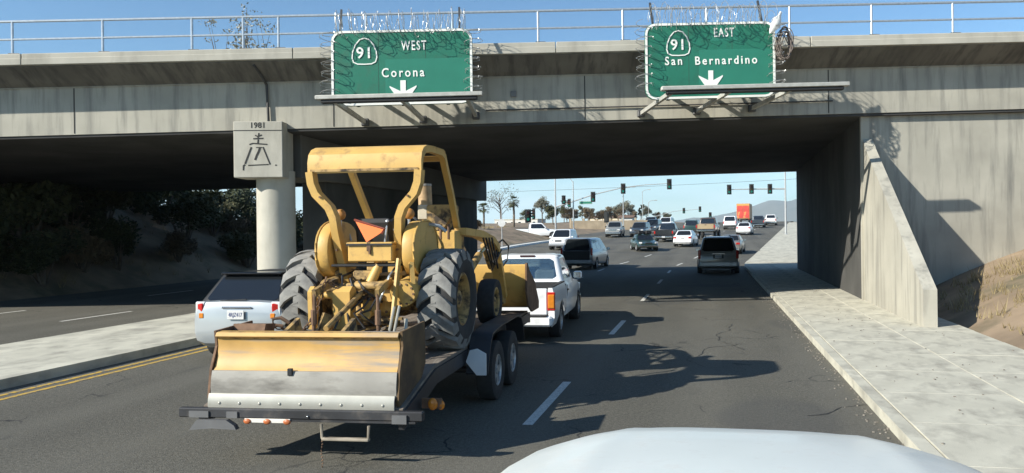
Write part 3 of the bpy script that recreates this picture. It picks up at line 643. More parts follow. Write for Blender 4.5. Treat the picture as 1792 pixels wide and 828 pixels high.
# --- loader frame
for s in (-1, 1):
    q = T(); q.box((s * .6, .62, 1.75), (.13, .26, .95), bev=.02); tp(q, 'loader_tower', m_yel2)
    q = T(); q.bar([(s * .68, .5, 2.2), (s * .72, 1.3, 2.16), (s * .74, 1.95, 2.06), (s * .75, 2.2, 1.95), (s * .76, 2.45, 1.55), (s * .76, 2.7, 1.12)], .1, .17, (1, 0, 0)); tp(q, 'loader_arm', m_yel)
    q = T(); q.cyl((s * .68, .72, 1.55), (s * .72, 1.35, 1.85), .055, n=12); ram = tp(q, 'lift_ram', m_yel2); q = T(); q.cyl((s * .72, 1.35, 1.85), (s * .735, 1.85, 2.0), .028, n=10); q.build('ram_rod', m_chrome, ram)
    q = T(); q.cyl((s * .66, 1.85, 1.98), (s * .66, 2.35, 1.62), .045, n=12); ram = tp(q, 'tilt_ram', m_yel2); q = T(); q.cyl((s * .66, 2.35, 1.62), (s * .66, 2.8, 1.4), .024, n=10); q.build('ram_rod', m_chrome, ram)
    for k in range(4):
        q = T(); dx = s * (.8 + .02 * k); q.tube([(dx, 1.3 + .1 * k, 2.1), (dx + .03, 1.55 + .1 * k, 1.78 - .05 * k), (dx, 1.9, 1.6 + .05 * k), (dx - .02, 2.1 + .08 * k, 1.9)], .014, 6); tp(q, 'hydraulic_hose', m_hose)
q = T(); q.tube([(.78, 2.2, 1.98), (.84, 2.45, 2.06), (.9, 2.62, 1.95), (.88, 2.6, 1.72), (.82, 2.5, 1.62)], .015, 6); tp(q, 'hydraulic_hose', m_hose)
# --- front bucket, curled back
prof = [(2.86, 1.62), (2.85, 1.42), (2.93, 1.2), (3.1, 1.0), (3.35, .88), (3.95, .83)]
out = prof + [(y + (.0 if i == 5 else .02), z + .02) for i, (y, z) in enumerate(prof)][::-1]
bk = empty('front_bucket', (0, 0, 0)); bk.parent = trac
q = T(); q.prism(out, -1.13, 1.13); q.build('bucket_shell', m_yel, bk, 30)
for s in (-1, 1):
    q = T(); q.prism([(2.83, 1.66), (2.92, 1.66), (3.1, 1.52), (3.6, 1.3), (4.0, .92), (3.98, .8), (3.3, .8), (3.0, .92), (2.84, 1.15)], s * 1.13, s * 1.16); q.build('side_plate', m_rust, bk, 0)
q = T(); q.box((0, 3.93, .835), (2.3, .2, .03)); q.build('bucket_lip', m_worn, bk, 0)
for s in (-1, 1): q = T(); q.prism([(2.83, 1.3), (2.62, 1.36), (2.62, 1.0), (2.83, 1.0)], s * .76 - .04, s * .76 + .04); q.build('bucket_ear', m_yel2, bk, 0)

# --- rear axle, transmission and hitch
q = T(); q.cyl((-.62, RY, 1.38), (.62, RY, 1.38), .14, n=18); tp(q, 'rear_axle', m_yel2)
q = T(); q.box((0, -.5, 1.42), (.5, 1.0, .52), bev=.08); tp(q, 'transmission_case', m_yel2)
q = T(); q.box((.1, -1.05, 1.4), (.36, .2, .34), bev=.05); q.cyl((.1, -1.1, 1.35), (.1, -1.28, 1.35), .09, n=14); tp(q, 'rear_housing', m_yel)
q = T(); q.cyl((.1, -1.22, 1.27), (.1, -1.4, 1.27), .035, n=12); q.cyl((.1, -1.38, 1.27), (.1, -1.41, 1.27), .06, n=12); tp(q, 'power_take_off', m_yel)
q = T(); q.cyl((.3, -.85, 1.52), (.3, -1.22, 1.52), .13, .12, 18); tp(q, 'axle_trumpet', m_yel)
q = T(); q.cyl((.52, -1.0, 1.55), (.5, -1.32, 1.5), .15, .15, 20); tp(q, 'planetary_housing', m_yel)
q = T(); q.cyl((.08, -1.2, 1.62), (.16, -1.15, 1.82), .06, .05, 12); tp(q, 'filler_neck', m_yel)
q = T(); q.bar([(.45, -1.28, 1.9), (.44, -1.34, 1.62), (.42, -1.42, 1.2)], .03, .06); tp(q, 'drop_link', m_yel)
q = T(); q.bar([(.56, -1.18, 1.85), (.6, -1.25, 1.6)], .05, .06); tp(q, 'drop_link', m_yel)
hx = empty('hitch_frame', (0, 0, 0)); hx.parent = trac
for (x, w) in ((-.5, .05), (-.13, .2)):
    q = T(); q.prism([(-1.52, 1.12), (-1.4, 1.12), (-1.34, 1.5), (-1.38, 1.58), (-1.46, 1.6), (-1.54, 1.54)], x - w / 2, x + w / 2); q.build('hitch_plate', m_yel, hx)
q = T(); q.cyl((-.5, -1.46, 1.5), (-.1, -1.46, 1.5), .04, n=14); q.lathe([(.06, -.26), (.06, -.2)], 16, (0, -1.46, 1.5)); q.lathe([(.058, -.42), (.058, -.37)], 16, (0, -1.46, 1.5)); q.build('cross_shaft', m_yel, hx)
q = T(); q.bar([(-.36, -1.66, .98), (-.28, -1.56, 1.3)], .05, .1); q.bar([(-.36, -1.62, 1.1), (-.12, -1.55, 1.0)], .05, .12); q.build('lift_bracket', m_yel2, hx)
for k in range(2): q = T(); q.cyl((-.24 + .03 * k, -1.48, 1.18), (-.15 + .03 * k, -1.44, 1.46), .014, n=8); q.build('pin_rod', m_yel, hx)
q = T(); q.bar([(-.3, -1.2, 1.22), (.1, -1.35, 1.2), (.5, -1.3, 1.22)], .03, .03); q.build('draw_bar', m_yel2, hx)
for (x, z) in ((.4, 1.05), (.46, 1.06)): q = T(); q.cyl((x, -1.5, z), (x + .05, -1.44, z + .32), .016, n=8); q.build('stabiliser_rod', m_edge, hx)
q = T(); q.cyl((.6, -1.5, 1.1), (.6, -1.48, 1.24), .02, n=8); q.build('ram_rod', m_edge, hx)
for s in (-1, 1): q = T(); q.bar([(s * .3, -.9, 1.15), (s * .38, -1.9, 1.0), (s * .4, -2.25, .98)], .04, .09); q.build('lower_link', m_yel2, hx)
q = T(); q.cyl((.02, -1.2, 1.55), (.0, -2.2, 1.22), .03, n=10); q.build('top_link', m_yel2, hx)
for k in range(3):
    q = T(); q.tube([(-.2 + .1 * k, -.9, 1.75), (-.24 + .1 * k, -1.25, 1.7 - .03 * k), (-.2 + .13 * k, -1.35, 1.55), (.0 + .12 * k, -1.25, 1.4)], .016, 6); tp(q, 'hydraulic_hose', m_hose)
for k in range(10):
    a = 2 * math.pi * k / 10; q = T(); q.cyl((.52 + .115 * math.cos(a), -1.33, 1.5 + .115 * math.sin(a)), (.52 + .115 * math.cos(a), -1.35, 1.5 + .115 * math.sin(a)), .013, n=6); tp(q, 'housing_bolt', m_rust, sm=0)
for (x, z) in ((-.05, 1.53), (.25, 1.53), (-.05, 1.28), (.25, 1.28), (.1, 1.55), (.1, 1.25)): q = T(); q.cyl((x, -1.15, z), (x, -1.172, z), .016, n=6); tp(q, 'housing_bolt', m_rust, sm=0)
q = T(); q.box((.1, -1.2, 1.46), (.3, .1, .05), bev=.01); tp(q, 'remote_valve', m_yel2)
for k in range(4):
    q = T(); x = -.02 + .075 * k; q.cyl((x, -1.24, 1.46), (x, -1.33, 1.46 - .01 * k), .018, n=8); cp = tp(q, 'hose_coupler', m_rust)
    q = T(); q.tube([(x, -1.33, 1.46), (x - .04, -1.45, 1.42 - .03 * k), (x - .12, -1.52, 1.3), (x - .16 + .1 * k, -1.6, 1.14), (x - .1, -1.9, 1.12)], .013, 6); q.build('hydraulic_hose', m_hose, cp)
q = T(); q.cyl((-.42, -1.0, 1.62), (-.42, -1.3, 1.6), .07, .07, 14); tp(q, 'rockshaft', m_yel2); q = T(); q.cyl((-.4, -1.25, 1.56), (.3, -1.25, 1.6), .05, n=12); tp(q, 'rockshaft', m_yel2)
for s in (-1, 1):
    q = T(); q.bar([(s * .32, -1.2, 1.64), (s * .34, -1.5, 1.6), (s * .36, -1.72, 1.54)], .045, .08); la_ = tp(q, 'lift_arm', m_yel2); q = T(); q.cyl((s * .36, -1.7, 1.54), (s * .37, -1.72, 1.04), .02, n=8); q.cyl((s * .365, -1.71, 1.2), (s * .367, -1.715, 1.36), .034, n=8); q.build('turnbuckle', m_rust, la_)
q = T(); q.box((0, -1.0, 1.82), (.8, .4, .03), bev=.008); tp(q, 'operator_platform', m_black)
q = T(); q.box((.12, -1.16, 1.18), (.5, .06, .1), bev=.01); q.box((.1, -1.3, 1.1), (.1, .5, .04), bev=.008); tp(q, 'drawbar', m_yel2)
q = T(); q.box((-.02, -1.12, 1.7), (.24, .16, .12), bev=.02); tp(q, 'hydraulic_cover', m_yel2)
q = T(); q.tube([(.3, -1.0, 1.78), (.34, -1.3, 1.7), (.28, -1.36, 1.5), (.2, -1.3, 1.36)], .014, 6); tp(q, 'hydraulic_line', m_galv)
for s in (-1, 1):
    for z in (2.62, 2.0): q = T(); q.cyl((s * (.53 if z > 2.3 else .37), -1.17 if z > 2.3 else -1.09, z), (s * (.53 if z > 2.3 else .37), -1.2 if z > 2.3 else -1.12, z), .014, n=6); tp(q, 'frame_bolt', m_rust, sm=0)
q = T(); q.box((0, -1.174, 2.93), (1.3, .012, .03)); tp(q, 'roof_edge_strip', m_yel2, sm=0)
# chain looped over the shaft and trailing onto the box
def chain(pts, parent, lk=.075):
    P = [Vector(p) for p in pts]; d = 0; k = 0
    q0 = MB(); pp = [(math.cos(2 * math.pi * i / 10) * .016, 0, math.sin(2 * math.pi * i / 10) * (.034)) for i in range(10)]; q0.tube(pp, .007, 5, True, (0, 1, 0)); me = q0.mesh('chain_link', m_rust, 60)
    for i in range(len(P) - 1):
        n = max(1, int((P[i + 1] - P[i]).length / (lk * .72))); dirv = (P[i + 1] - P[i]).normalized()
        for j in range(n):
            c = P[i].lerp(P[i + 1], j / n); o = inst('chain_link', me, parent, (c.x, c.y, c.z - DK)); o.rotation_euler = (dirv.to_track_quat('Z', 'X').to_matrix() @ Matrix.Rotation(R(90) * (k % 2) + .3, 3, 'Z')).to_euler(); k += 1
cg = empty('tie_chain', (0, 0, 0)); cg.parent = trac
chain([(-.2, -1.5, 1.6), (-.28, -1.54, 1.66), (-.36, -1.56, 1.6), (-.4, -1.6, 1.4), (-.42, -1.68, 1.2), (-.5, -1.8, 1.12), (-.62, -2.0, 1.2), (-.72, -2.1, 1.22)], cg)
chain([(-.24, -1.52, 1.63), (-.3, -1.56, 1.68), (-.33, -1.6, 1.5), (-.38, -1.64, 1.3), (-.46, -1.75, 1.17)], cg)
q = T(); q.tube([(-.5, -2.0, 1.25), (-.58, -2.03, 1.31), (-.66, -2.05, 1.3), (-.66, -2.05, 1.24), (-.56, -2.02, 1.22)], .02, 7); q.build('chain_hook', m_rust, cg)

# --- box blade on the three-point hitch
bl_ = empty('box_blade', (0, 0, 0)); bl_.parent = trac
XW = .93
mp_ = [(-2.56, 1.24), (-2.63, 1.235), (-2.655, 1.2), (-2.61, 1.17), (-2.6, 1.1), (-2.62, 1.0), (-2.66, .905), (-2.7, .86)]
q = T(); q.prism(mp_ + [(y + .03, z) for y, z in mp_][::-1], -XW, XW); q.build('moldboard', m_blade, bl_, 35)
q = T(); q.cyl((-XW, -2.605, 1.205), (XW, -2.605, 1.205), .035, n=14); q.build('top_tube', m_yel2, bl_)
q = T(); pts = [(-2.712, .875), (-2.73, .8), (-2.74, .72), (-2.735, .64)]; q.prism(pts + [(y + .03, z) for y, z in pts][::-1], -XW, XW + .01); q.build('wear_plate', m_worn, bl_, 40)
q = T(); pts = [(-2.752, .66), (-2.77, .61), (-2.775, .55), (-2.755, .495)]; q.prism(pts + [(y + .022, z) for y, z in pts][::-1], -XW - .01, XW); ce = q.build('cutting_edge', m_edge, bl_, 40)
for k in range(9): q = T(); q.sphere((-.82 + .205 * k, -2.775, .575), .014, 10, 6, (1, .6, 1)); q.build('edge_bolt', m_edge, ce)
q = T(); q.box((-.12, -2.72, .87), (.05, .03, .07), bev=.005); q.build('lug_clip', m_black, bl_)
for s in (-1, 1):
    q = T(); q.prism([(-2.62, 1.25), (-1.95, 1.27), (-1.93, .84), (-2.1, .66), (-2.7, .5), (-2.74, .62), (-2.7, .88), (-2.6, 1.1)], s * (XW + .012), s * (XW + .035)); q.build('end_plate', m_rust if s < 0 else mat('rusty_shaded_yellow', (.13, .08, .035), .8, var=.35, scale=4, dirt=((.08, .055, .035), .42, .62, 3.5, (1, 1, 1))), bl_, 0)  # right plate: rust over yellow, with its shade put into the colour
q = T(); q.bar([(-XW, -2.2, 1.1), (XW, -2.2, 1.1)], .09, .09); q.build('rear_beam', m_yel2, bl_)
q = T(); q.prism([(-2.35, 1.15), (-2.15, 1.15), (-2.1, 1.26), (-2.3, 1.28)], -.95, -.6); q.build('counter_plate', m_rust, bl_)
for s in (-.3, .3): q = T(); q.prism([(-2.62, 1.18), (-2.2, 1.05), (-2.15, 1.2), (-2.2, 1.33)], s - .02, s + .02); q.build('mast_plate', m_yel2, bl_)

# ------------------------------------------------------------------ trailer
trl = empty('equipment_trailer', combo(0, 0, 0), HA, 'black tandem-axle equipment trailer carrying the yellow tractor', 'trailer')
m_tblack = mat('trailer_black', (.03, .03, .032), .5, var=.35, scale=3, dirt=((.08, .07, .06), .55, .72, 5, (1, 1, 1)))
m_wood = mat('weathered_plank', (.17, .14, .11), .85, var=.3, scale=2, dirt=((.3, .27, .22), .55, .7, 5, (6, .6, 1)), bump=.3, bscale=30)
def tz(y): return DK - .03 if y > -1.75 else DK - .03 - (-1.75 - y) * .235
for s in (-1, 1): q = MB(); q.bar([(s * 1.0, 3.75, DK - .12), (s * 1.0, -1.75, DK - .12), (s * 1.0, -2.78, tz(-2.78) - .08)], .06, .16); q.build('side_rail', m_tblack, trl)
for k in range(13):
    x = -.93 + .155 * k; q = MB(); q.bar([(x, 3.7, DK - .025), (x, -1.75, DK - .025), (x, -2.74, tz(-2.74) + .0)], .147, .045); q.build('deck_plank', m_wood, trl, 0)
for y in (-1.4, -.6, .2, 1., 1.8, 2.6, 3.4): q = MB(); q.box((0, y, DK - .13), (1.94, .06, .1)); q.build('cross_member', m_tblack, trl, 0)
q = MB(); q.box((0, -2.78, .485), (2.44, .07, .09), bev=.01); rb = q.build('rear_bumper', m_tblack, trl)
q = MB(); q.box((.5, -2.8, .43), (1.3, .04, .02)); q.build('bumper_angle', m_tblack, rb)
q = MB(); q.box((-.3, -2.825, .425), (.46, .012, .04), bev=.003); lp = q.build('light_bar', mat('pale_light_bar', (.7, .66, .58), .5), rb)
for k in (-.5, -.3, -.1): q = MB(); q.sphere((k, -2.832, .418), .026, 12, 8, (1.5, .6, 1)); q.build('marker_light', mat('faded_orange_lens', (.45, .13, .04), .4), lp)
q = MB(); q.sphere((.1, -2.82, .47), .012, 8, 6); q.build('chrome_bolt', m_chrome, rb)
for (x, wd) in ((-1.0, .4), (-.66, .22)): q = MB(); q.box((x, -2.82, .475), (wd * .5, .02, .06)); q.build('mounting_tab', mat('dull_grey_steel', (.14, .14, .14), .6, .3), rb, 0)
for x in (1.0,): q = MB(); q.box((x, -2.82, .46), (.14, .03, .08)); q.build('mounting_tab', MATS['dull_grey_steel'], rb, 0)
m_ramp = mat('dirty_ramp_steel', (.3, .26, .2), .7, .2, var=.3, scale=6)
q = MB(); q.tube([(.24, -2.83, .41), (.25, -2.84, .28), (.3, -2.84, .265), (.5, -2.84, .275), (.7, -2.84, .265), (.71, -2.84, .4)], .014, 6); q.build('ramp_stirrup', m_ramp, trl)
q = MB(); q.box((.48, -2.83, .268), (.46, .06, .025), bev=.006); q.build('ramp_step', m_ramp, trl)
q = MB(); q.prism([(-1.0, .43), (-.7, .43), (-.62, .38), (-.6, .34), (-.85, .35), (-1.08, .33)], -2.86, -2.8, 'y'); q.build('ramp_shoe', MATS['dull_grey_steel'], trl, 0)
for k in range(9): q = MB(); q.tube([(.255 + .012 * math.cos(k), -2.85, .26 - .03 * k), (.25, -2.85 + .008 * math.sin(k), .245 - .03 * k)], .006, 5); q.build('chain_link', m_rust, trl)
q = MB(); q.sphere((1.17, -2.35, .5), .055, 14, 10, (.9, .6, 1.1)); am = q.build('side_marker', m_amber, trl); q = MB(); q.sphere((1.24, -2.3, .48), .045, 12, 8, (.8, .6, 1.1)); q.build('side_marker_lens', m_amber, am); q = MB(); q.box((1.15, -2.31, .5), (.2, .03, .1)); q.build('marker_bracket', m_rust, am)
m_rim = mat('silver_rim', (.42, .43, .43), .4, .5, var=.15, scale=10, dirt=((.15, .14, .13), .5, .7, 8, (1, 1, 1)))
def wheel_meshes(r, w, rr_, spokes=5, key='std', holes=True):
    q = MB(); q.lathe([(rr_ - .01, -w * .42), (rr_ + .02, -w * .48), (r * .86, -w * .5), (r * .97, -w * .44), (r, -w * .3), (r, w * .3), (r * .97, w * .44), (r * .86, w * .5), (rr_ + .02, w * .48), (rr_ - .01, w * .42)], 28); ty = q.mesh('tyre', m_rub, 45)
    q = MB(); q.lathe([(rr_ + .006, w * .43), (rr_ - .012, w * .45), (rr_ - .03, w * .36), (rr_ - .035, w * .1), (.03, w * .06)], 28)
    for k in range(spokes):
        a = 2 * math.pi * k / spokes; c, s_ = math.cos(a), math.sin(a); wd = rr_ * (.2 if spokes < 7 else .13)
        pts = []
        for rad, xx, ww in ((rr_ * .18, w * .34, wd * 1.2), (rr_ * .6, w * .36, wd), (rr_ * .97, w * .38, wd * 1.1)):
            for sg in (-1, 1): pts.append((xx, rad * c - sg * ww * s_, rad * s_ + sg * ww * c))
        q.add(pts + [(p[0] - w * .14, p[1], p[2]) for p in pts], [(0, 1, 3, 2), (2, 3, 5, 4), (0, 2, 8, 6), (2, 4, 10, 8), (1, 7, 9, 3), (3, 9, 11, 5)])
    q.lathe([(rr_ * .27, w * .3), (rr_ * .25, w * .4), (.005, w * .42)], 16); ri = q.mesh('rim', m_rim, 30)
    return ty, ri
def wheel(parent, me, loc, side):
    w = empty('wheel', loc, 0); w.parent = parent; w.rotation_euler = (0, 0, 0 if side > 0 else math.pi)
    inst('tyre', me[0], w); inst('rim', me[1], w); return w
TW = wheel_meshes(.385, .23, .205, 5, 'trailer')
for s in (-1, 1):
    for y in (.12, 1.08): wheel(trl, TW, (s * 1.17, y, .385), s)
    pr = [(-.62, .48), (-.42, .84), (-.32, .93), (.2, .97), (1.3, .97), (1.56, .92), (1.7, .78), (1.78, .55)]
    q = MB(); q.prism(pr + [(y + (.015 if y < .5 else -.015), z - .02) for y, z in pr][::-1], s * 1.04, s * 1.31); q.build('fender', m_tblack, trl, 40)
    q = MB(); q.prism([(-.4, .74), (1.6, .74), (1.56, .92), (1.3, .97), (.2, .97), (-.32, .93)], s * 1.035, s * 1.05); q.build('fender_inner', m_tblack, trl, 0)
for y in (.12, 1.08): q = MB(); q.cyl((-1.1, y, .385), (1.1, y, .385), .045, n=10); q.build('axle', m_tblack, trl)
q = MB(); q.prism([(1.05, .62), (1.1, .76), (1.19, .78), (1.3, .72), (1.3, .46), (1.18, .46)], -.66, -.64, 'y'); q.build('mud_flap', mat('white_mud_flap', (.62, .64, .64), .6, var=.1, scale=4), trl, 0)
for s in (-1, 1): q = MB(); q.bar([(s * .95, 3.75, DK - .14), (s * .08, 4.72, .58)], .08, .12); q.build('tongue_beam', m_tblack, trl)
q = MB(); q.box((0, 3.76, DK - .13), (2.06, .08, .18)); q.build('front_beam', m_tblack, trl, 0)
q = MB(); q.box((.05, 4.68, .6), (.12, .3, .1), bev=.02); q.build('coupler', m_tblack, trl); q = MB(); q.cyl((.0, 4.3, .25), (.0, 4.3, .95), .035); q.build('jack', m_galv, trl)

# ------------------------------------------------------------------ vehicles
m_glass = mat('dark_tinted_glass', (.012, .014, .016), .04, var=.05, spec=.8)
m_blueglass = mat('blue_glass', (.05, .12, .26), .05, var=.1, spec=.9)  # blue set in the base colour of the glass
m_trim = mat('black_plastic_trim', (.02, .02, .02), .6)
m_plate = mat('number_plate', (.6, .6, .58), .5, var=.08, scale=30)
m_ink2 = mat('plate_ink', (.06, .08, .2), .6)
m_lens = mat('clear_lamp_lens', (.62, .63, .62), .12, var=.1, scale=25, spec=.8)
m_chrome2 = mat('chrome_trim', (.62, .62, .62), .15, 1.0, var=.05)
def paint(name, col, rough=.28, metal=0.0): return mat('paint_' + name, col, rough, metal, var=.04, scale=2, coat=.6, dirt=(tuple(c * .6 + .03 for c in col), .6, .85, 2.5, (1, 1, 1)))
CW = wheel_meshes(.32, .21, .2, 5, 'car'); LW = wheel_meshes(.37, .25, .21, 6, 'truck'); BW = wheel_meshes(.5, .28, .27, 8, 'big')

def body_ring(y, zl, zh, hw):
    h = zh - zl
    half = [(hw * .78, zl), (hw * .95, zl + .05), (hw, zl + .3 * h), (hw, zl + .55 * h), (hw * .975, zl + .8 * h), (hw * .93, zh - .03), (hw * .8, zh), (hw * .4, zh + .015)]
    return [(x, y, z) for x, z in half] + [(-x, y, z) for x, z in half[::-1]]
def gh_rings(c, n=3):                                   # greenhouse rings: rear/front at belt, rear/front at roof
    yb0, yb1, zb, wb, yt0, yt1, zt, wt = c; rings = []
    def ring(t, ins, z):
        y0 = yb0 + (yt0 - yb0) * t + ins; y1 = yb1 + (yt1 - yb1) * t - ins; w = wb + (wt - wb) * t - ins * .8
        return [(a, b, z) for a, b in rrect(-w, w, y0, y1, .1, 3)]
    rings.append(ring(-.08, 0, zb - .08 * (zt - zb)))
    for t in (0, .5, .92): rings.append(ring(t, 0, zb + (zt - zb) * t))
    rings.append(ring(.97, .03, zb + (zt - zb) * .97)); rings.append(ring(.99, .09, zt - .008)); rings.append(ring(1, .22, zt + .012)); rings.append(ring(1, .4, zt + .02))
    return rings
def gh_window(c, face, u0, u1, v0, v1, off=.006, th=.012, cut=0.0):
    yb0, yb1, zb, wb, yt0, yt1, zt, wt = c
    def P(u, v):
        z = zb + (zt - zb) * v; w = wb + (wt - wb) * v; y0 = yb0 + (yt0 - yb0) * v; y1 = yb1 + (yt1 - yb1) * v
        if face == 'rear': return Vector(((2 * u - 1) * w, y0, z))
        if face == 'front': return Vector(((2 * u - 1) * w, y1, z))
        return Vector(((w if face == 'right' else -w), y0 + (y1 - y0) * u, z))
    du, dv = (u1 - u0) * .07, (v1 - v0) * .12
    uv = [(u0 + du, v0), (u1 - du, v0), (u1, v0 + dv), (u1, v1 - dv), (u1 - du, v1), (u0 + du, v1), (u0, v1 - dv), (u0, v0 + dv)]
    pts = [P(a, b) for a, b in uv]; n = (pts[2] - pts[0]).cross(pts[4] - pts[0]).normalized()
    ctr = Vector((0, (yb0 + yb1) / 2, (zb + zt) / 2))
    if n.dot(pts[0] - ctr) < 0: n = -n
    q = MB(); q.loft([[p + n * off for p in pts], [p + n * (off - th) for p in pts]]); return q

def lower_body(st, wheels, wr, parent, pm, name='body', ww=.26):
    q = MB(); q.loft([body_ring(*s) for s in st]); b = q.build(name, pm, parent, 32); cut = []
    for (x, y) in wheels:
        k = MB(); k.prism([(y + (wr + .06) * math.cos(2 * math.pi * i / 20), wr + (wr + .055) * math.sin(2 * math.pi * i / 20)) for i in range(20)], x * .62, x * 1.4); cut.append(k.build('cutter', m_trim, parent, 0))
        bpy.context.view_layer.update()
    boolean(b, cut)
    for (x, y) in wheels:
        s = 1 if x > 0 else -1; k = MB(); k.prism([(y + (wr + .05) * math.cos(2 * math.pi * i / 16), wr + (wr + .045) * math.sin(2 * math.pi * i / 16)) for i in range(16)], x * .63, x * .66); k.build('wheel_well', m_trim, parent, 0)
    return b
def plate(parent, x, y, z, back=True, txt='5LNA147', w=.31, h=.155):
    s = -1 if back else 1; q = MB(); q.box((0, 0, 0), (w, .012, h), bev=.004); p = q.build('number_plate', m_plate, parent, 0, loc=(x, y, z))
    me = text_mesh('plate_characters', txt, .1, m_ink2, 0, .002, 1.0, .72); inst('plate_characters', me, p, (0, s * .008, 0), (R(90), 0, 0 if back else math.pi))
def boxpart(parent, name, c, d, m, bev=.02, rot=None):
    q = MB(); q.box((0, 0, 0), d, rot, bev); return q.build(name, m, parent, loc=c)
def mirrors(parent, x, y, z, m, s=(.2, .1, .15)):
    for k in (-1, 1): o = boxpart(parent, 'door_mirror', (k * (x + s[0] * .5), y, z), s, m, .035); q = MB(); q.box((0, -s[1] * .52, 0), (s[0] * .8, .01, s[2] * .75)); q.build('mirror_glass', m_chrome2, o, 0)

def car(name, label, loc, rz, pm, st, gh, L2, wb, hw, wr=.32, WM=None, side_split=(.5,), glass=None, sideglass=None, tail=None, head=None, bump=None, rack=False, plate_txt=None, cat='car', group=None, roofm=None, detail=True, spare=None, rear_v=(.14, .9), trim_rear=None):
    root = empty(name, loc, rz, label, cat, group); WM = WM or CW; glass = glass or m_glass
    yr, yf = wb; ws = [(s * (hw - .1), y) for s in (-1, 1) for y in (yr, yf)]
    lower_body(st, [(s * hw, y) for s in (-1, 1) for y in (yr, yf)], wr, root, pm)
    q = MB(); q.loft(gh_rings(gh)); q.build('cabin', roofm or pm, root, 40)
    gh_window(gh, 'rear', .07, .93, *rear_v).build('rear_window', glass, root, 0)
    gh_window(gh, 'front', .06, .94, .08, .92).build('windscreen', glass, root, 0)
    for f in ('left', 'right'):
        us = [.06] + [v for sp in side_split for v in (sp - .012, sp + .012)] + [.94]
        for i in range(0, len(us), 2): gh_window(gh, f, us[i], us[i + 1], .12, .86).build('side_window', sideglass or glass, root, 0)
    for (x, y) in ws: wheel(root, WM, (x, y, wr), 1 if x > 0 else -1)
    b0 = st[0][0]; b1 = st[-1][0]
    if tail:
        for s in (-1, 1): q = MB(); q.box((0, 0, 0), (tail[3], .06, tail[4]), (0, 0, s * R(14)), .015); o = q.build('tail_light', m_red, root, loc=(s * tail[0], b0 + tail[1], tail[2]))
    if head:
        for s in (-1, 1): q = MB(); q.box((0, 0, 0), (head[3], .08, head[4]), (0, 0, -s * R(18)), .02); q.build('headlight', m_lens, root, loc=(s * head[0], b1 + head[1], head[2]))
        boxpart(root, 'grille', (0, b1 + .0, head[2] - .03), (head[0] * .9, .05, head[4] * .9), m_trim)
    if bump:
        boxpart(root, 'rear_bumper', (0, b0 + .03, bump[0]), (hw * 1.82, .14, bump[1]), bump[2], .04); boxpart(root, 'front_bumper', (0, b1 - .04, bump[0]), (hw * 1.8, .14, bump[1]), bump[2], .04)
    if plate_txt: plate(root, 0, b0 - .035, plate_txt[1], True, plate_txt[0])
    mirrors(root, hw * .95, gh[1] - .25, gh[2] + .06, pm)
    for s in (-1, 1): boxpart(root, 'door_handle', (s * hw * .985, (gh[0] + gh[1]) / 2 - .1, gh[2] - .12), (.03, .16, .03), pm, .008)
    if rack:
        for s in (-1, 1): q = MB(); q.tube([(s * gh[7] * .86, gh[4] + .12, gh[6] + .0), (s * gh[7] * .86, gh[4] + .2, gh[6] + .06), (s * gh[7] * .86, gh[5] - .2, gh[6] + .06), (s * gh[7] * .86, gh[5] - .1, gh[6])], .016, 6); q.build('roof_rail', m_trim, root)
    return root
def sedan_st(L, hw, zb=.92, zd=.98, zl=.2):
    a = L / 2
    return [(-a, .38, .72, hw * .78), (-a + .06, .28, zd - .06, hw * .9), (-a + .25, zl + .02, zd, hw * .97), (-a + .9, zl, zd + .0, hw), (-.2, zl, zb + .02, hw), (a - 1.5, zl, zb, hw), (a - 1.0, zl, zb - .06, hw * .99), (a - .35, zl + .02, zb - .17, hw * .95), (a - .08, .27, zb - .26, hw * .86), (a, .36, .6, hw * .74)]
def van_st(L, hw, zb=1.05, zl=.22, nose=.95, hood=1.1):
    a = L / 2
    return [(-a, .42, zb - .1, hw * .9), (-a + .05, .34, zb, hw * .95), (-a + .3, zl, zb, hw * .99), (-.3, zl, zb, hw), (a - hood - .1, zl, zb - .01, hw), (a - hood + .15, zl, zb - .05, hw * .99), (a - .4, zl + .02, nose, hw * .95), (a - .08, .3, nose - .12, hw * .86), (a, .4, .66, hw * .76)]

white = paint('white', (.8, .81, .8)); silver = paint('silver', (.42, .44, .46), .3, .3); grey = paint('warm_grey', (.27, .26, .24), .3, .2); green = paint('dark_green', (.02, .045, .035)); black = paint('black', (.015, .016, .018)); tan = paint('tan', (.36, .27, .16), .35); brown = paint('dark_brown', (.09, .06, .04)); navy = paint('dark_blue_grey', (.035, .045, .055)); pewter = paint('pewter', (.2, .19, .17), .3, .3)

# silver hatchback at the left edge
hb = car('hatchback', 'silver hatchback with dark rear window beside the column at left', (-8.05, 13.75, 0), R(2), paint('pale_silver', (.38, .41, .42), .3, .25),
    [(-2.0, .42, .86, .74), (-1.95, .32, 1.02, .82), (-1.75, .22, 1.06, .86), (-.3, .2, 1.0, .88), (.7, .2, .98, .88), (1.1, .2, .94, .87), (1.65, .22, .82, .82), (1.9, .28, .7, .74), (2.0, .38, .56, .62)],
    (-1.88, 1.1, 1.0, .8, -1.42, .1, 1.5, .62), 2, (-1.25, 1.3), .88, tail=(.7, .05, .88, .14, .26), head=(.58, -.1, .66, .3, .14), plate_txt=('4RJZ417', .82), side_split=(.35, .66), rear_v=(.06, .95), roofm=m_black)
boxpart(hb, 'roof_spoiler', (0, -1.4, 1.5), (1.16, .3, .04), m_glass, .015); boxpart(hb, 'handle_trim', (0, -2.0, .94), (.56, .03, .035), m_chrome2, .012)
q = MB(); q.bar([(-.36, -1.9, 1.045), (.12, -1.89, 1.07)], .03, .02); q.build('rear_wiper', m_trim, hb)
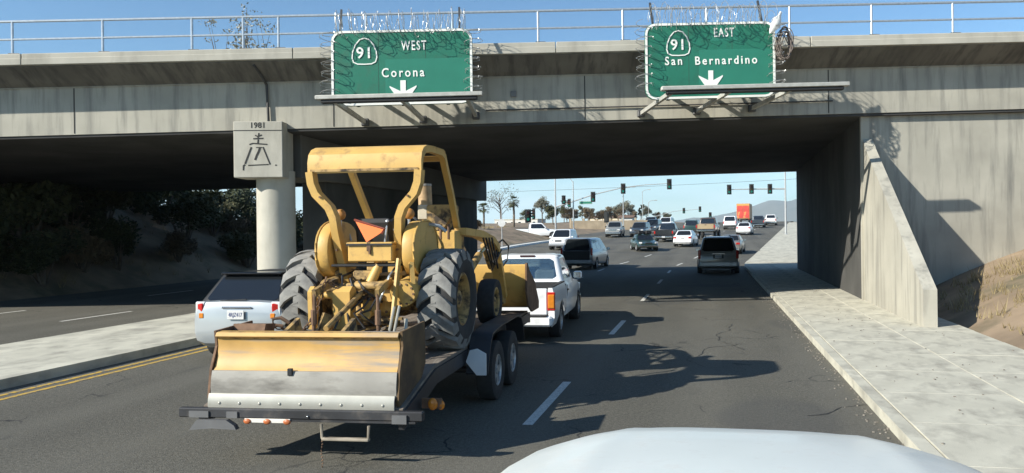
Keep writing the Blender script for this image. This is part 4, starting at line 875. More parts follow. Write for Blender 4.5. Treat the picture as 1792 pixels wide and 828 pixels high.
for s in (-1, 1): boxpart(hb, 'lamp_cluster', (s * .7, -1.94, .86), (.19, .06, .36), m_lens, .02); boxpart(hb, 'reverse_lamp', (s * .66, -1.99, .8), (.09, .04, .09), m_amber, .01)

# grey sport utility ahead in the right lane
suv = car('minivan', 'grey van with dark rear glass ahead in our lane under the overpass', (.42, 39.6, 0), 0, grey, van_st(4.9, .99, 1.05, .24), (-2.4, 1.5, 1.02, .92, -2.02, .55, 1.78, .7), 2, (-1.45, 1.5), .99, .34, LW, (.33, .64), tail=(.9, .02, .95, .12, .42), head=(.7, -.1, .78, .34, .16), bump=(.48, .24, silver), rack=True, plate_txt=('5MGK602', .86), rear_v=(.1, .9))
boxpart(suv, 'plate_garnish', (0, -2.46, .98), (.62, .03, .035), m_chrome2, .01); boxpart(suv, 'plate_recess', (0, -2.445, .86), (.5, .02, .22), m_trim, .005)
# silver minivan in the left lane
mv = car('minivan', 'silver minivan with blue side glass in the left lane beyond the white pickup', (-7.05, 43.6, .0), R(-4), paint('dark_silver', (.22, .23, .24), .3, .3), van_st(4.8, .95, 1.05, .22), (-2.36, 1.7, 1.02, .89, -2.1, .6, 1.74, .7), 2, (-1.4, 1.5), .95, .33, CW, (.33, .64), sideglass=m_blueglass, tail=(.86, .02, 1.0, .1, .4), head=(.68, -.1, .74, .3, .16), bump=(.45, .22, silver), rear_v=(.05, .94))
boxpart(mv, 'tailgate_panel', (0, -2.42, .8), (1.5, .03, .5), m_trim, .02)
# further traffic
Gt = 'cars waiting beyond the overpass'
def at(x, y): return (x, y, zg(y))
BR = -math.atan(.125)
car('sport_utility', 'white sport utility with blue side glass facing us by the kerb island', at(-12.7, 66), math.pi + BR + R(6), white, van_st(4.6, .92, 1.02, .26), (-2.2, 1.2, 1.0, .88, -2.0, .35, 1.74, .7), 2, (-1.35, 1.4), .92, .35, LW, (.36, .66), sideglass=m_blueglass, head=(.66, -.08, .78, .32, .16), bump=(.45, .22, silver), tail=(.84, .02, 1.0, .12, .34), group=Gt)
gc = car('sedan', 'dark green old sedan with chrome bumper coming towards us', at(-5.35, 63), math.pi + BR + R(22), green, sedan_st(4.5, .88, .86, .9, .24), (-1.5, .75, .84, .76, -.9, .05, 1.32, .6), 2, (-1.35, 1.35), .88, .31, CW, (.52,), head=(.64, -.05, .66, .26, .13), bump=(.42, .14, m_chrome2), tail=(.66, .03, .7, .3, .12), group=Gt)
for s, x in ((-1, -.35), (1, .3)):
    q = MB(); q.box((x, -.3, 1.5), (.5, .7, .3), (0, 0, .2), .06); q.build('roof_bundle', m_black, gc)
car('sedan', 'white rounded sedan behind the van, in the middle lane', at(-2.05, 69.4), BR, white, sedan_st(4.5, .88, .9, .98), (-1.6, 1.1, .93, .8, -1.05, .25, 1.42, .6), 2, (-1.35, 1.35), .88, .31, CW, (.5,), sideglass=m_blueglass, tail=(.66, .03, .78, .26, .16), head=(.6, -.06, .66, .3, .14), bump=(.46, .2, white), plate_txt=('6HTR20', .74), group=Gt)
car('coupe', 'pewter coupe just past the grey van in the right lane', at(1.7, 59.0), BR, pewter, sedan_st(4.4, .86, .86, .94), (-1.6, .95, .9, .78, -.95, .1, 1.36, .58), 2, (-1.3, 1.35), .86, .31, CW, (.45,), tail=(.64, .03, .74, .28, .14), head=(.6, -.06, .64, .3, .12), bump=(.44, .2, pewter), group=Gt)
car('sedan', 'white sedan ahead of the pewter coupe near the right kerb', at(4.3, 95), BR, white, sedan_st(4.7, .92, .92, 1.02), (-1.7, 1.1, .96, .82, -1.1, .2, 1.46, .62), 2, (-1.4, 1.4), .92, .32, CW, (.5,), tail=(.7, .03, .82, .26, .16), head=(.62, -.06, .68, .3, .14), bump=(.46, .2, white), group=Gt)
car('van', 'white van with dark rear glass left of the red truck', at(3.3, 117), BR, white, van_st(4.9, .98, 1.1, .26), (-2.4, 1.6, 1.08, .94, -2.2, .6, 1.95, .78), 2, (-1.45, 1.5), .98, .35, LW, (.33, .64), tail=(.9, .02, 1.0, .12, .4), head=(.7, -.1, .8, .34, .16), bump=(.48, .22, m_trim), group=Gt)
car('sport_utility', 'white sport utility facing us, tallest in the oncoming row', at(-6.5, 118), math.pi + BR, white, van_st(4.9, 1.0, 1.12, .3, 1.08), (-2.35, 1.15, 1.1, .95, -2.15, .4, 1.9, .78), 2, (-1.45, 1.5), 1.0, .38, LW, (.36, .66), head=(.74, -.05, .88, .3, .18), bump=(.5, .24, m_chrome2), tail=(.9, .02, 1., .12, .4), group=Gt)
car('sport_utility', 'dark blue-grey sport utility facing us beside the silver pickup', at(-8.2, 92), math.pi + BR, navy, van_st(4.6, .94, 1.05, .28), (-2.2, 1.1, 1.02, .88, -2.0, .35, 1.74, .7), 2, (-1.35, 1.4), .94, .36, LW, (.36, .66), head=(.68, -.05, .8, .3, .16), bump=(.46, .22, m_chrome2), tail=(.84, .02, 1.0, .12, .34), group=Gt)
car('sport_utility', 'small dark sport utility deepest in the oncoming lane', at(-7.5, 104), math.pi + BR, navy, van_st(4.6, .94, 1.08, .3), (-2.2, 1.1, 1.05, .88, -2.0, .35, 1.85, .7), 2, (-1.35, 1.4), .94, .36, LW, (.36, .66), head=(.68, -.05, .8, .3, .16), bump=(.46, .22, m_chrome2), tail=(.84, .02, 1.0, .12, .34), group=Gt)
car('sport_utility', 'green sport utility with roof rails ahead of the white sedan', at(-1.9, 96), BR, green, van_st(4.6, .94, 1.1, .3), (-2.2, 1.1, 1.06, .88, -2.0, .35, 1.8, .72), 2, (-1.35, 1.4), .94, .37, LW, (.36, .66), tail=(.86, .02, 1.0, .12, .34), head=(.68, -.05, .8, .3, .16), bump=(.48, .22, m_trim), rack=True, group=Gt)

# ---- pickups
def pickup(name, label, loc, rz, pm, L=5.0, hw=.86, zbelt=1.02, roof=1.63, wr=.36, WM=None, lift=0.0, hollow=False, group=None, accents=None, cabl=1.55, bedl=1.85, plate_txt=None, twotone=None):
    root = empty(name, loc, rz, label, 'pickup truck', group); WM = WM or LW; a = L / 2; zl = .3 + lift; zb = zbelt + lift; zr = roof + lift
    yb1 = -a + bedl; yc1 = yb1 + cabl; yr, yf = -a + 1.1, a - .88
    st = [(yb1 + .0, zl, zb, hw * .985), (yb1 + .04, zl, zb, hw), (yc1 - .1, zl, zb, hw), (yc1 + .25, zl, zb - .01, hw * .99), (a - .5, zl + .02, zb - .09, hw * .96), (a - .1, zl + .05, zb - .16, hw * .9), (a, zl + .12, zb - .3, hw * .8)]
    lower_body(st, [(s * hw, yf) for s in (-1, 1)], wr + lift * .0, root, pm, 'front_body') if lift == 0 else MB().loft([body_ring(*s) for s in st]).build('front_body', pm, root, 32)
    # bed: outer side panels with arches, inner walls, floor, tailgate
    zt = zb + .02
    for s in (-1, 1):
        q = MB(); sec = [(.93, zl + .02), (1.0, zl + .2), (1.0, zl + .45), (.985, zt - .1), (.955, zt), (.86, zt), (.86, zl + .2)]
        q.loft([[(s * x * hw, y, z) for x, z in sec] for y in (-a + .05, -a + .09, yb1 - .09, yb1 - .02)]); sp = q.build('bed_side', pm, root, 32)
        if lift == 0:
            k = MB(); k.prism([(yr + (wr + .07) * math.cos(2 * math.pi * i / 20), wr + (wr + .06) * math.sin(2 * math.pi * i / 20)) for i in range(20)], s * hw * .6, s * hw * 1.3); c = k.build('cutter', m_trim, root, 0); bpy.context.view_layer.update(); boolean(sp, [c])
        q = MB(); q.bar([(s * .91 * hw, -a + .1, zt + .012), (s * .91 * hw, yb1 - .06, zt + .012)], .09, .02); q.build('bed_rail_cap', m_trim, sp, 0)
        boxpart(root, 'tail_light', (s * hw * .93, -a + .045, zt - .26), (.13, .06, .27), m_amber if accents == 'amber' else m_red, .012)
        if accents == 'amber': boxpart(root, 'tail_light_frame', (s * hw * .93, -a + .06, zt - .26), (.15, .05, .36), m_red, .012)
    boxpart(root, 'tailgate', (0, -a + .07, zt - .27), (hw * 1.68, .06, .52), twotone or pm, .02); boxpart(root, 'bed_floor', (0, (-a + yb1) / 2, zl + .25), (hw * 1.72, bedl - .1, .05), m_trim, .01)
    boxpart(root, 'bed_front_wall', (0, yb1 - .05, zt - .25), (hw * 1.72, .05, .5), m_trim, .01); boxpart(root, 'tailgate_handle', (0, -a + .035, zt - .1), (.2, .02, .06), m_trim, .008)
    boxpart(root, 'rear_bumper', (0, -a + .0, zl + .14), (hw * 1.9, .2, .2), m_chrome2 if not hollow else pm, .04); boxpart(root, 'front_bumper', (0, a - .02, zl + .16), (hw * 1.84, .16, .22), m_chrome2, .04)
    if hollow: boxpart(root, 'bumper_step', (0, -a - .02, zl + .25), (hw * 1.7, .17, .03), m_trim, .008)
    boxpart(root, 'under_frame', (0, -.1, zl + .02), (hw * 1.1, L * .8, .14), m_trim, .03)
    gh = (yb1 + .02, yc1 + .15, zb - .02, hw * .93, yb1 + .16, yc1 - .55, zr, hw * .76)
    q = MB(); q.loft(gh_rings(gh)); cab = q.build('cab', pm, root, 40)
    wins = [('rear', .08, .92, .16, .86, 'rear_window'), ('front', .06, .94, .1, .9, 'windscreen'), ('left', .1, .9, .12, .86, 'side_window'), ('right', .1, .9, .12, .86, 'side_window')]
    if hollow:
        g2 = (gh[0] + .05, gh[1] - .05, gh[2], gh[3] - .05, gh[4] + .05, gh[5] - .05, gh[6] - .05, gh[7] - .05)
        q = MB(); q.loft([[(x * (.999 if i else 1), y, z - (.02 if i == 0 else 0)) for x, y, z in r] for i, r in enumerate(gh_rings(g2))]); cuts = [q.build('cutter', m_trim, root, 0)]
        for w in wins: cuts.append(gh_window(gh, *w[:5], off=.05, th=.2).build('cutter', m_trim, root, 0))
        bpy.context.view_layer.update(); boolean(cab, cuts)
        for w in wins: gh_window(gh, *w[:5], off=-.012, th=.006).build(w[5], pane_mat('cab_glass', (.74, .8, .8), .14), root, 0)
        for s in (-1, 1):
            st_ = boxpart(root, 'seat', (s * .36, yb1 + .42, zb + .06), (.5, .14, .42), mat('seat_cloth', (.36, .36, .35), .9), .06); boxpart(st_, 'headrest', (0, .0, .27), (.28, .1, .16), MATS['seat_cloth'], .05)
        boxpart(root, 'dashboard', (0, yc1 + .0, zb + .0), (hw * 1.6, .35, .12), m_trim, .03)
        boxpart(root, 'brake_lamp', (0, gh[4] - .015, zr - .035), (.34, .03, .045), mat('dark_brake_lamp', (.05, .02, .02), .4), .01)
        for s in (-1, 1): boxpart(root, 'door_seam', (s * hw * .992, yb1 + .16, zb - .3), (.012, .012, .5), m_trim, 0); boxpart(root, 'bed_gap', (s * hw * .975, yb1 - .005, zb - .3), (.02, .02, .55), m_trim, 0)
    else:
        for w in wins: gh_window(gh, *w[:5]).build(w[5], m_glass, root, 0)
    for (x, y) in [(s * (hw - .13), y) for s in (-1, 1) for y in (yr, yf)]: wheel(root, WM, (x, y, wr), 1 if x > 0 else -1)
    for s in (-1, 1): boxpart(root, 'headlight', (s * hw * .72, a - .05, zb - .3), (.34, .1, .17), m_lens, .02); boxpart(root, 'door_handle', (s * hw * .99, yb1 + .3, zb - .17), (.03, .15, .035), m_trim, .008)
    boxpart(root, 'grille', (0, a - .02, zb - .32), (hw * .9, .06, .2), m_chrome2, .015); mirrors(root, hw * .97, yc1 - .1, zb + .09, pm if hollow else m_trim, (.2, .12, .17))
    if plate_txt: plate(root, 0, -a - .105, zl + .15, True, plate_txt)
    return root
pickup('pickup_truck', 'white pickup truck towing the trailer with the tractor', combo(.42, 7.45), HA, white, 5.1, .88, 1.06, 1.67, .35, hollow=True, accents='amber', plate_txt='7X41290')
Gp = 'pickups beyond the overpass'
bp_ = pickup('pickup_truck', 'lifted tan and brown pickup with dark cab in the middle lane', at(-.05, 84.5), BR, brown, 5.4, 1.02, 1.12, 1.85, .5, BW, lift=.45, group=Gp, twotone=tan)
pickup('pickup_truck', 'black pickup between the green sedan and the tan pickup', at(-4.2, 79.6), BR, black, 5.4, .98, 1.15, 1.85, .38, group=Gp, plate_txt='8B22517')
pickup('pickup_truck', 'silver pickup facing us in front of the tan wall', at(-11.3, 92), math.pi + BR + R(8), paint('dull_silver', (.3, .31, .3), .35, .2), 5.3, .98, 1.15, 1.85, .38, group=Gp)
pickup('pickup_truck', 'white crew pickup seen side-on at the brown bank', at(-20.6, 90), R(-78), white, 5.6, .98, 1.12, 1.85, .38, group=Gp, cabl=2.2, bedl=1.8)
pickup('pickup_truck', 'dark pickup right of the red truck', at(7.75, 124), BR, navy, 5.4, .98, 1.15, 1.85, .38, group=Gp)
pickup('pickup_truck', 'white pickup farthest right along the kerb', at(10.6, 136), BR, paint('off_white', (.66, .66, .64)), 5.4, .98, 1.15, 1.85, .38, group=Gp)
pickup('pickup_truck', 'dark oncoming pickup partly hidden behind the white sport utility', at(-9.6, 128), math.pi + BR, navy, 5.4, .98, 1.15, 1.85, .38, group=Gp)
# box truck with a red and orange rear
bt = empty('box_truck', at(6.75, 151), BR, 'box truck with red and orange printed rear doors', 'truck')
m_redp = mat('red_orange_print', (.55, .06, .045), .5, var=.2, scale=.9, dirt=((.7, .36, .09), .56, .64, 1.3, (1, 1, 1)))
boxpart(bt, 'cargo_box', (0, .5, 2.35), (2.5, 6.0, 2.9), mat('orange_frame', (.45, .24, .1), .5), .05); boxpart(bt, 'rear_door', (-.58, -2.52, 2.35), (1.1, .04, 2.6), m_redp, .01); boxpart(bt, 'rear_door', (.58, -2.52, 2.35), (1.1, .04, 2.6), m_redp, .01)
boxpart(bt, 'top_band', (0, -2.545, 3.55), (2.3, .02, .3), mat('orange_band', (.6, .32, .09), .5), 0); boxpart(bt, 'chassis', (0, .8, .75), (1.1, 7.0, .3), m_trim, .02); boxpart(bt, 'cab', (0, 4.5, 1.6), (2.2, 1.8, 1.9), white, .2); boxpart(bt, 'windscreen', (0, 5.35, 1.95), (1.9, .15, .7), m_glass, .03); boxpart(bt, 'rear_bumper', (0, -2.5, .62), (2.4, .15, .18), m_trim, .02)
for s in (-1, 1):
    for y in (-1.2, 4.4): wheel(bt, BW, (s * 1.02, y, .5), s)
    boxpart(bt, 'tail_light', (s * 1.05, -2.56, .85), (.2, .05, .12), m_red, .01)

# ---- bonnet of the vehicle we ride in
own = empty('camera_vehicle', (.16, 2.72, 0), 0, 'white bonnet of the vehicle the picture is taken from', 'car')
q = MB(); rings = []
for (y, hwid, zc, ze) in ((-.9, 1.18, 1.23, 1.1), (-.3, 1.18, 1.235, 1.1), (.3, 1.17, 1.23, 1.08), (.8, 1.12, 1.215, 1.07), (1.1, 1.05, 1.19, 1.06), (1.28, .96, 1.165, 1.05), (1.38, .88, 1.12, 1.0), (1.42, .8, 1.04, .92)):
    r_ = []
    for i in range(49):
        t = -1 + 2 * i / 48; x = t * hwid; e = abs(t); z = zc - (zc - ze) * e ** 3.4 + (.007 * max(0, 1 - abs(e - .6) / .09)); r_.append((x, y, z))
    rings.append(r_)
q.loft(rings, False, False); hd = q.build('bonnet', mat('paint_bonnet_white', (.66, .7, .67), .34, var=.03, scale=2, coat=.15, dirt=((.6, .6, .56), .55, .8, 6, (1, 1, 1)), bump=.015, bscale=8), own, 60); md = hd.modifiers.new('thickness', 'SOLIDIFY'); md.thickness = .02
q = MB(); q.loft([body_ring(*s) for s in ((-.9, .35, 1.1, 1.08), (.3, .35, 1.08, 1.08), (.9, .35, 1.04, 1.04), (1.3, .4, .96, .92), (1.45, .5, .82, .8))]); q.build('front_body', MATS['paint_bonnet_white'], own, 35)
for s in (-1, 1): wheel(own, LW, (s * .84, .55, .37), s); boxpart(own, 'headlight', (s * .68, 1.3, .82), (.3, .16, .2), m_lens, .03)
boxpart(own, 'grille', (0, 1.43, .78), (.9, .08, .24), m_chrome2, .02); boxpart(own, 'front_bumper', (0, 1.46, .5), (1.7, .14, .24), m_chrome2, .04)

# ------------------------------------------------------------------ traffic signals, poles, cables
m_sig = mat('signal_black', (.02, .022, .02), .6); m_pole = mat('pole_grey', (.42, .43, .42), .5, .3, var=.1, scale=4)
m_lred = mat('unlit_red_lens', (.16, .02, .015), .3); m_lamb = mat('unlit_amber_lens', (.2, .09, .01), .3); m_lgrn = emis('lit_green_lens', (.03, .35, .25), .25)
def signal_head(parent, loc, rz=0.0, facing=True, sc=1.0, plate_=True):
    hd_ = empty('signal_head', loc, rz); hd_.parent = parent
    q = MB(); q.box((0, 0, 0), (.36 * sc, .2 * sc, 1.08 * sc), bev=.04 * sc); q.build('housing', m_sig, hd_)
    if plate_: q = MB(); q.box((0, .0, 0), (.62 * sc, .02, 1.36 * sc), bev=.008); q.build('backplate', m_sig, hd_, 0)
    for k, m in ((.34, m_lred), (0, m_lamb), (-.34, m_lgrn)):
        q = MB(); q.cyl((0, -.1 * sc, k * sc), (0, -.12 * sc, k * sc), .14 * sc, n=14); q.build('lens', m, hd_)
        q = MB(); q.lathe([(.15 * sc, -.1 * sc), (.15 * sc, -.32 * sc)], 14, (0, 0, k * sc), 'y', R(-20), R(200)); q.build('visor', m_sig, hd_, 60)
    return hd_
Gs = 'traffic signals beyond the overpass'
def signal_pole(label, base, h, arm, heads, extra=(), lum=None, r=.13):
    z0 = zg(base[1]); rt_ = empty('traffic_signal', (base[0], base[1], z0), 0, label, 'traffic light', Gs); Y = base[1]
    q = MB(); q.tube([(0, 0, 0), (0, 0, h - z0)], [r, r * .6], 12); q.lathe([(r * 1.7, 0), (r * 1.7, .12), (r * 1.1, .2)], 12, (0, 0, 0), 'z'); q.build('pole', m_pole, rt_)
    if arm: q = MB(); q.tube([(x - base[0], 0, z - z0) for x, z in arm], [r * .75 - r * .4 * i / (len(arm) - 1) for i in range(len(arm))], 8); q.build('mast_arm', m_pole, rt_)
    for (x, z, *o) in heads: signal_head(rt_, (x - base[0], -.2, z - z0), o[0] if o else 0.0, True, o[1] if len(o) > 1 else 1.0)
    if lum:
        q = MB(); q.tube([(0, 0, h - z0 - .1), (lum[0] * .3, 0, h - z0 + .5), (lum[0], 0, h - z0 + .8)], .05, 8); la_ = q.build('lamp_arm', m_pole, rt_); q = MB(); q.box((lum[0] + .3 * (1 if lum[0] > 0 else -1), 0, h - z0 + .82), (.75, .3, .14), bev=.05); q.build('lamp_head', m_alu, la_)
    return rt_
sA = signal_pole('signal mast with long curved arm carrying three heads over the oncoming lanes', (-20.1, 99), 10.4, [(-20.1, 5.3), (-17.7, 6.0), (-15, 6.85), (-11, 7.72), (-8, 8.0), (-5.0, 8.1)], [(-15.0, 6.55), (-11.0, 7.55), (-5.0, 8.0)], lum=(2.2,))
q = MB(); q.box((4.1, -.12, 4.28), (1.75, .03, .42), bev=.006); ns = q.build('street_name_sign', m_green2, sA, 0); q = MB(); q.box((4.1, -.137, 4.28), (1.7, .006, .37)); q.build('sign_border', m_white, ns, 0); q = MB(); q.box((4.1, -.142, 4.28), (1.64, .006, .31)); q.build('sign_face', m_green2, ns, 0)
signal_pole('signal pole with two stacked heads and curved lamp arm beside the long mast', (-17.5, 98), 8.6, [], [(-18.75, 6.2, .4, .85), (-18.0, 5.75, -.5, .85)], lum=(-1.6,), r=.1)
signal_pole('short signal post seen from its back in front of the tan wall', (-12.3, 92), 3.7, [], [(-12.3, 3.75, math.pi, 1.0)], r=.06)
signal_pole('pair of side heads on a thin post by the brown bank', (-22.8, 95), 4.2, [], [(-22.85, 4.1, .2, 1.25), (-22.1, 4.35, -.7, 1.05)], r=.06)
signal_pole('right-hand signal mast with three heads on a straight level arm', (8.75, 91), 9.6, [(8.75, 6.7), (5, 6.75), (2.2, 6.75)], [(7.0, 6.72, 0, .85), (4.92, 6.75, 0, .85), (2.37, 6.74, 0, .85)], lum=(-2.4,))
signal_pole('farthest signal mast with curved arm and two heads over the crest', (-17.0, 190), 6.0, [(-17.0, 4.6), (-12.7, 5.5), (-8.4, 6.6), (-2.1, 7.0)], [(-6.1, 6.7), (-2.17, 7.0)])
signal_pole('far single-head signal near the crest left of the red truck', (.4, 170), 5.2, [], [(.28, 5.1)], r=.05)
def plain_pole(label, x, y, h, r=.09, sign_=None):
    o = empty('lamp_post' if not sign_ else 'sign_post', (x, y, zg(y)), 0, label, 'lamp post' if not sign_ else 'sign post'); q = MB(); q.tube([(0, 0, 0), (0, 0, h)], [r, r * .65], 10); q.build('pole', m_pole, o)
    if not sign_: q = MB(); q.tube([(0, 0, h - .1), (.35, 0, h + .25), (1.1, 0, h + .35)], .04, 6); a_ = q.build('lamp_arm', m_pole, o); q = MB(); q.box((1.35, 0, h + .36), (.6, .25, .12), bev=.04); q.build('lamp_head', m_alu, a_)
    else:
        q = MB(); q.prism([(.38 * math.cos(R(22.5 + 45 * i)), sign_ + .38 * math.sin(R(22.5 + 45 * i))) for i in range(8)], -.06, -.045, 'y'); q.build('sign_back', mat('sign_back_aluminium', (.55, .55, .53), .5, .2), o, 0)
        q = MB(); q.prism([(.36 * math.cos(R(22.5 + 45 * i)), sign_ + .36 * math.sin(R(22.5 + 45 * i))) for i in range(8)], -.044, -.04, 'y'); q.build('sign_face', m_red, o, 0)
    return o
plain_pole('lamp post rising behind the silver pickup', -11.15, 100, 5.9); plain_pole('thin lamp post beyond the dark sport utilities', -12.9, 150, 6.6, .07); plain_pole('slim pole right of the thin lamp post', -10.95, 140, 4.4, .06)
plain_pole('tall post with the back of an octagonal sign on the brown bank', -18.9, 68, 4.0, .05, 2.35)
cb = empty('utility_line', (-62, 110, zg(110)), 0, 'thin utility cable sagging across the sky beyond the overpass', 'cable'); pts = []
for i in range(25): t = i / 24; pts.append((130 * t, 14 * t, 6.2 + 4.6 * t - 5.0 * t * (1 - t)))
q = MB(); q.tube(pts, .02, 5); q.build('cable', m_hose, cb)
for t in (0, 1): q = MB(); q.tube([(130 * t, 14 * t, -.2), (130 * t, 14 * t, 11)], [.17, .12], 8); q.build('pole', m_wood, cb)

# ------------------------------------------------------------------ tan wall and buildings far off
wl = empty('boundary_wall', (-21.5, 118, zg(118) - .1), 0, 'tan block boundary wall with pilasters beyond the oncoming lanes', 'wall'); m_tan = mat('tan_stucco', (.4, .32, .22), .9, var=.15, scale=1.2)
for k in range(6):
    q = MB(); q.box((1.0 + 2.0 * k, .55 * k, .8), (1.96, .2, 1.75), (0, 0, .27), .01); q.build('wall_panel', m_tan, wl, 0); q = MB(); q.box((2.0 * k, .55 * k - .2, .95), (.32, .32, 2.0), bev=.02); pl_ = q.build('pilaster', m_tan, wl); q = MB(); q.box((2.0 * k, .55 * k - .2, 2.0), (.42, .42, .1), bev=.02); q.build('cap', m_conc, pl_)
def building(label, x, y, w, d, h, m, roof=None):
    z0 = zg(y) - .2; o = empty('building', (x, y, z0), R(-6), label, 'building'); q = MB(); q.box((0, 0, h / 2), (w, d, h), bev=.02); q.build('walls', m, o, 0)
    if roof: q = MB(); q.prism([(-d / 2 - .4, h), (0, h + roof), (d / 2 + .4, h)], -w / 2 - .3, w / 2 + .3); q.build('roof', mat('brown_shingle', (.16, .1, .07), .9, var=.25, scale=3), o, 0)
    else: q = MB(); q.box((0, 0, h + .12), (w + .3, d + .3, .25)); q.build('parapet', m_conc, o, 0)
    n = int(w / 2.6)
    for k in range(n):
        xx = -w / 2 + (k + .5) * w / n; q = MB(); q.box((xx, -d / 2 - .01, h * .55), (1.2, .06, 1.1)); wn = q.build('window', m_white, o, 0); q = MB(); q.box((xx, -d / 2 - .03, h * .55), (1.02, .05, .92)); q.build('pane', m_glass, wn, 0)
building('cream low building behind the tan wall', -34, 268, 15, 8, 2.9, mat('cream_stucco', (.6, .52, .38), .9), 1.0)
building('small pale flat-roofed building by the far trees', -66, 262, 16, 9, 2.6, mat('pale_stucco', (.55, .53, .48), .9))
building('white shed right of the tan wall', -13.6, 128, 2.2, 2.4, 2.0, mat('white_shed', (.7, .7, .66), .8), .4)

# ------------------------------------------------------------------ trees and shrubs
def leafmat(name, a, b):
    m = bpy.data.materials.new(name); m.use_nodes = True; t = m.node_tree; p = t.nodes['Principled BSDF']; N = t.nodes.new; L = t.links.new
    g_ = N('ShaderNodeNewGeometry'); x = N('ShaderNodeMix'); x.data_type = 'RGBA'; x.inputs['A'].default_value = a + (1,); x.inputs['B'].default_value = b + (1,); L(g_.outputs['Random Per Island'], x.inputs['Factor']); L(x.outputs['Result'], p.inputs['Base Color']); p.inputs['Roughness'].default_value = .7; p.inputs['Specular IOR Level'].default_value = .25
    return m
lf_olive = leafmat('olive_leaves', (.05, .06, .028), (.12, .115, .06)); lf_grey = leafmat('grey_green_leaves', (.1, .1, .07), (.2, .19, .14)); lf_dark = leafmat('dark_green_leaves', (.025, .035, .018), (.07, .08, .035)); lf_brown = leafmat('brown_leaves', (.1, .075, .045), (.19, .15, .095)); lf_palm = leafmat('palm_leaves', (.04, .055, .025), (.1, .105, .05))
m_bark = mat('bark', (.13, .105, .08), .95, var=.3, scale=6, bump=.4, bscale=20)
def leaf_quads(q, c, r, n, s, rg, flat=.75):
    for _ in range(n):
        while True:
            p = Vector((rg.uniform(-1, 1), rg.uniform(-1, 1), rg.uniform(-1, 1)))
            if .15 < p.length < 1: break
        p = Vector((p.x * r, p.y * r, p.z * r * flat)) + c; a = Vector((rg.gauss(0, 1), rg.gauss(0, 1), rg.gauss(0, 1))).normalized(); b = a.orthogonal().normalized(); k = s * rg.uniform(.6, 1.4)
        q.add([p - a * k, p + b * k * .45, p + a * k, p - b * k * .45], [(0, 1, 2, 3)])
def make_tree(h, cr, seed, lm, leaves=900, ls=.16, trunk=.16, sparse=False, tall=.55):
    rg = random.Random(seed); q = MB(); top = Vector((rg.uniform(-.1, .1) * h, rg.uniform(-.1, .1) * h, h * .8)); q.tube([(0, 0, -.3), (top.x * .3, top.y * .3, h * .3), (top.x * .7, top.y * .7, h * .58), tuple(top)], [trunk * 1.2, trunk, trunk * .6, trunk * .2], 7)
    tips = [top]
    for k in range(11 if sparse else 9):
        t = rg.uniform(.28, .78); base = Vector((top.x * t, top.y * t, h * .8 * t)); a = rg.uniform(0, 2 * math.pi); ln = cr * rg.uniform(.6, 1.05); e = base + Vector((math.cos(a) * ln, math.sin(a) * ln, h * rg.uniform(.12, .3))); mid = base.lerp(e, .5) + Vector((0, 0, h * .05)); q.tube([base, mid, e], [trunk * .4, trunk * .26, trunk * .08], 5); tips += [mid.lerp(e, .6), e]
        for _ in range(4 if sparse else 2): e2 = mid.lerp(e, rg.uniform(.1, .8)); f2 = e2 + Vector((rg.uniform(-.4, .4) * cr, rg.uniform(-.4, .4) * cr, h * rg.uniform(.05, .18))); q.tube([e2, f2], [trunk * .14, trunk * .04], 4); tips.append(f2)
    tr = q.mesh('trunk', m_bark, 50, False); q = MB(); per = max(6, leaves // len(tips))
    for tp_ in tips: leaf_quads(q, tp_, cr * rg.uniform(.22, .42) * (.8 if sparse else 1.15), int(per * rg.uniform(.5, 1.5)), ls, rg)
    return tr, q.mesh('crown', lm, 0, False)
def place(name, label, me, loc, sc=1.0, rz=0.0, cat='tree', group=None):
    o = empty(name, loc, rz, label, cat, group); o.scale = (sc, sc, sc); inst('trunk', me[0], o); inst('crown', me[1], o); return o
def make_palm(h, seed):
    rg = random.Random(seed); q = MB(); q.tube([(0, 0, -.3), (.1, 0, h * .5), (.05, .05, h)], [.22, .17, .2], 8); tr = q.mesh('trunk', m_bark, 50, False); q = MB()
    for k in range(46):
        a = rg.uniform(0, 2 * math.pi); el_ = rg.uniform(-.9, 1.25); d = Vector((math.cos(a) * math.cos(el_), math.sin(a) * math.cos(el_), math.sin(el_))); c = Vector((.05, .05, h)); st_ = .75 * rg.uniform(.7, 1.1); e = c + d * st_; side = d.cross(Vector((0, 0, 1))).normalized()
        q.add([c - side * .02, c + side * .02, e + side * .02, e - side * .02], [(0, 1, 2, 3)])
        for j in range(9):
            b = -1.1 + 2.2 * j / 8; dd = (d * math.cos(b) + side * math.sin(b)).normalized(); n_ = dd.cross(d.cross(side)).normalized(); L_ = .62 * rg.uniform(.8, 1.1); tip = e + dd * L_ - Vector((0, 0, .12 + .1 * abs(b)))
            q.add([e, e + dd * L_ * .5 + n_ * .04, tip, e + dd * L_ * .5 - n_ * .04], [(0, 1, 2, 3)])
    return tr, q.mesh('crown', lf_palm, 0, False)
tz_ = lambda x, y: terrain(x, y)
place('bare_tree', 'tall thin grey tree beside the octagonal sign', make_tree(6.6, 2.0, 3, lf_grey, 520, .1, .13, True), (-29.2, 105, tz_(-29.2, 105)))
place('palm_tree', 'fan palm at the left end of the brown bank', make_palm(3.4, 5), (-39.5, 130, tz_(-39.5, 130)), 1.0, 0, 'palm tree')
place('palm_tree', 'fan palm leaning behind the thin grey tree', make_palm(4.0, 9), (-32.4, 124, tz_(-32.4, 124)), 1.05, 1., 'palm tree')
vt = [make_tree(6.5, 2.2, 11, lf_brown, 2600, .2, .16), make_tree(7.5, 2.1, 12, lf_grey, 2400, .2, .15), make_tree(5.5, 2.4, 13, lf_olive, 2600, .2, .16), make_tree(8.5, 1.4, 14, lf_olive, 2000, .18, .14)]
Gt2 = 'far trees along the horizon'; k = 0
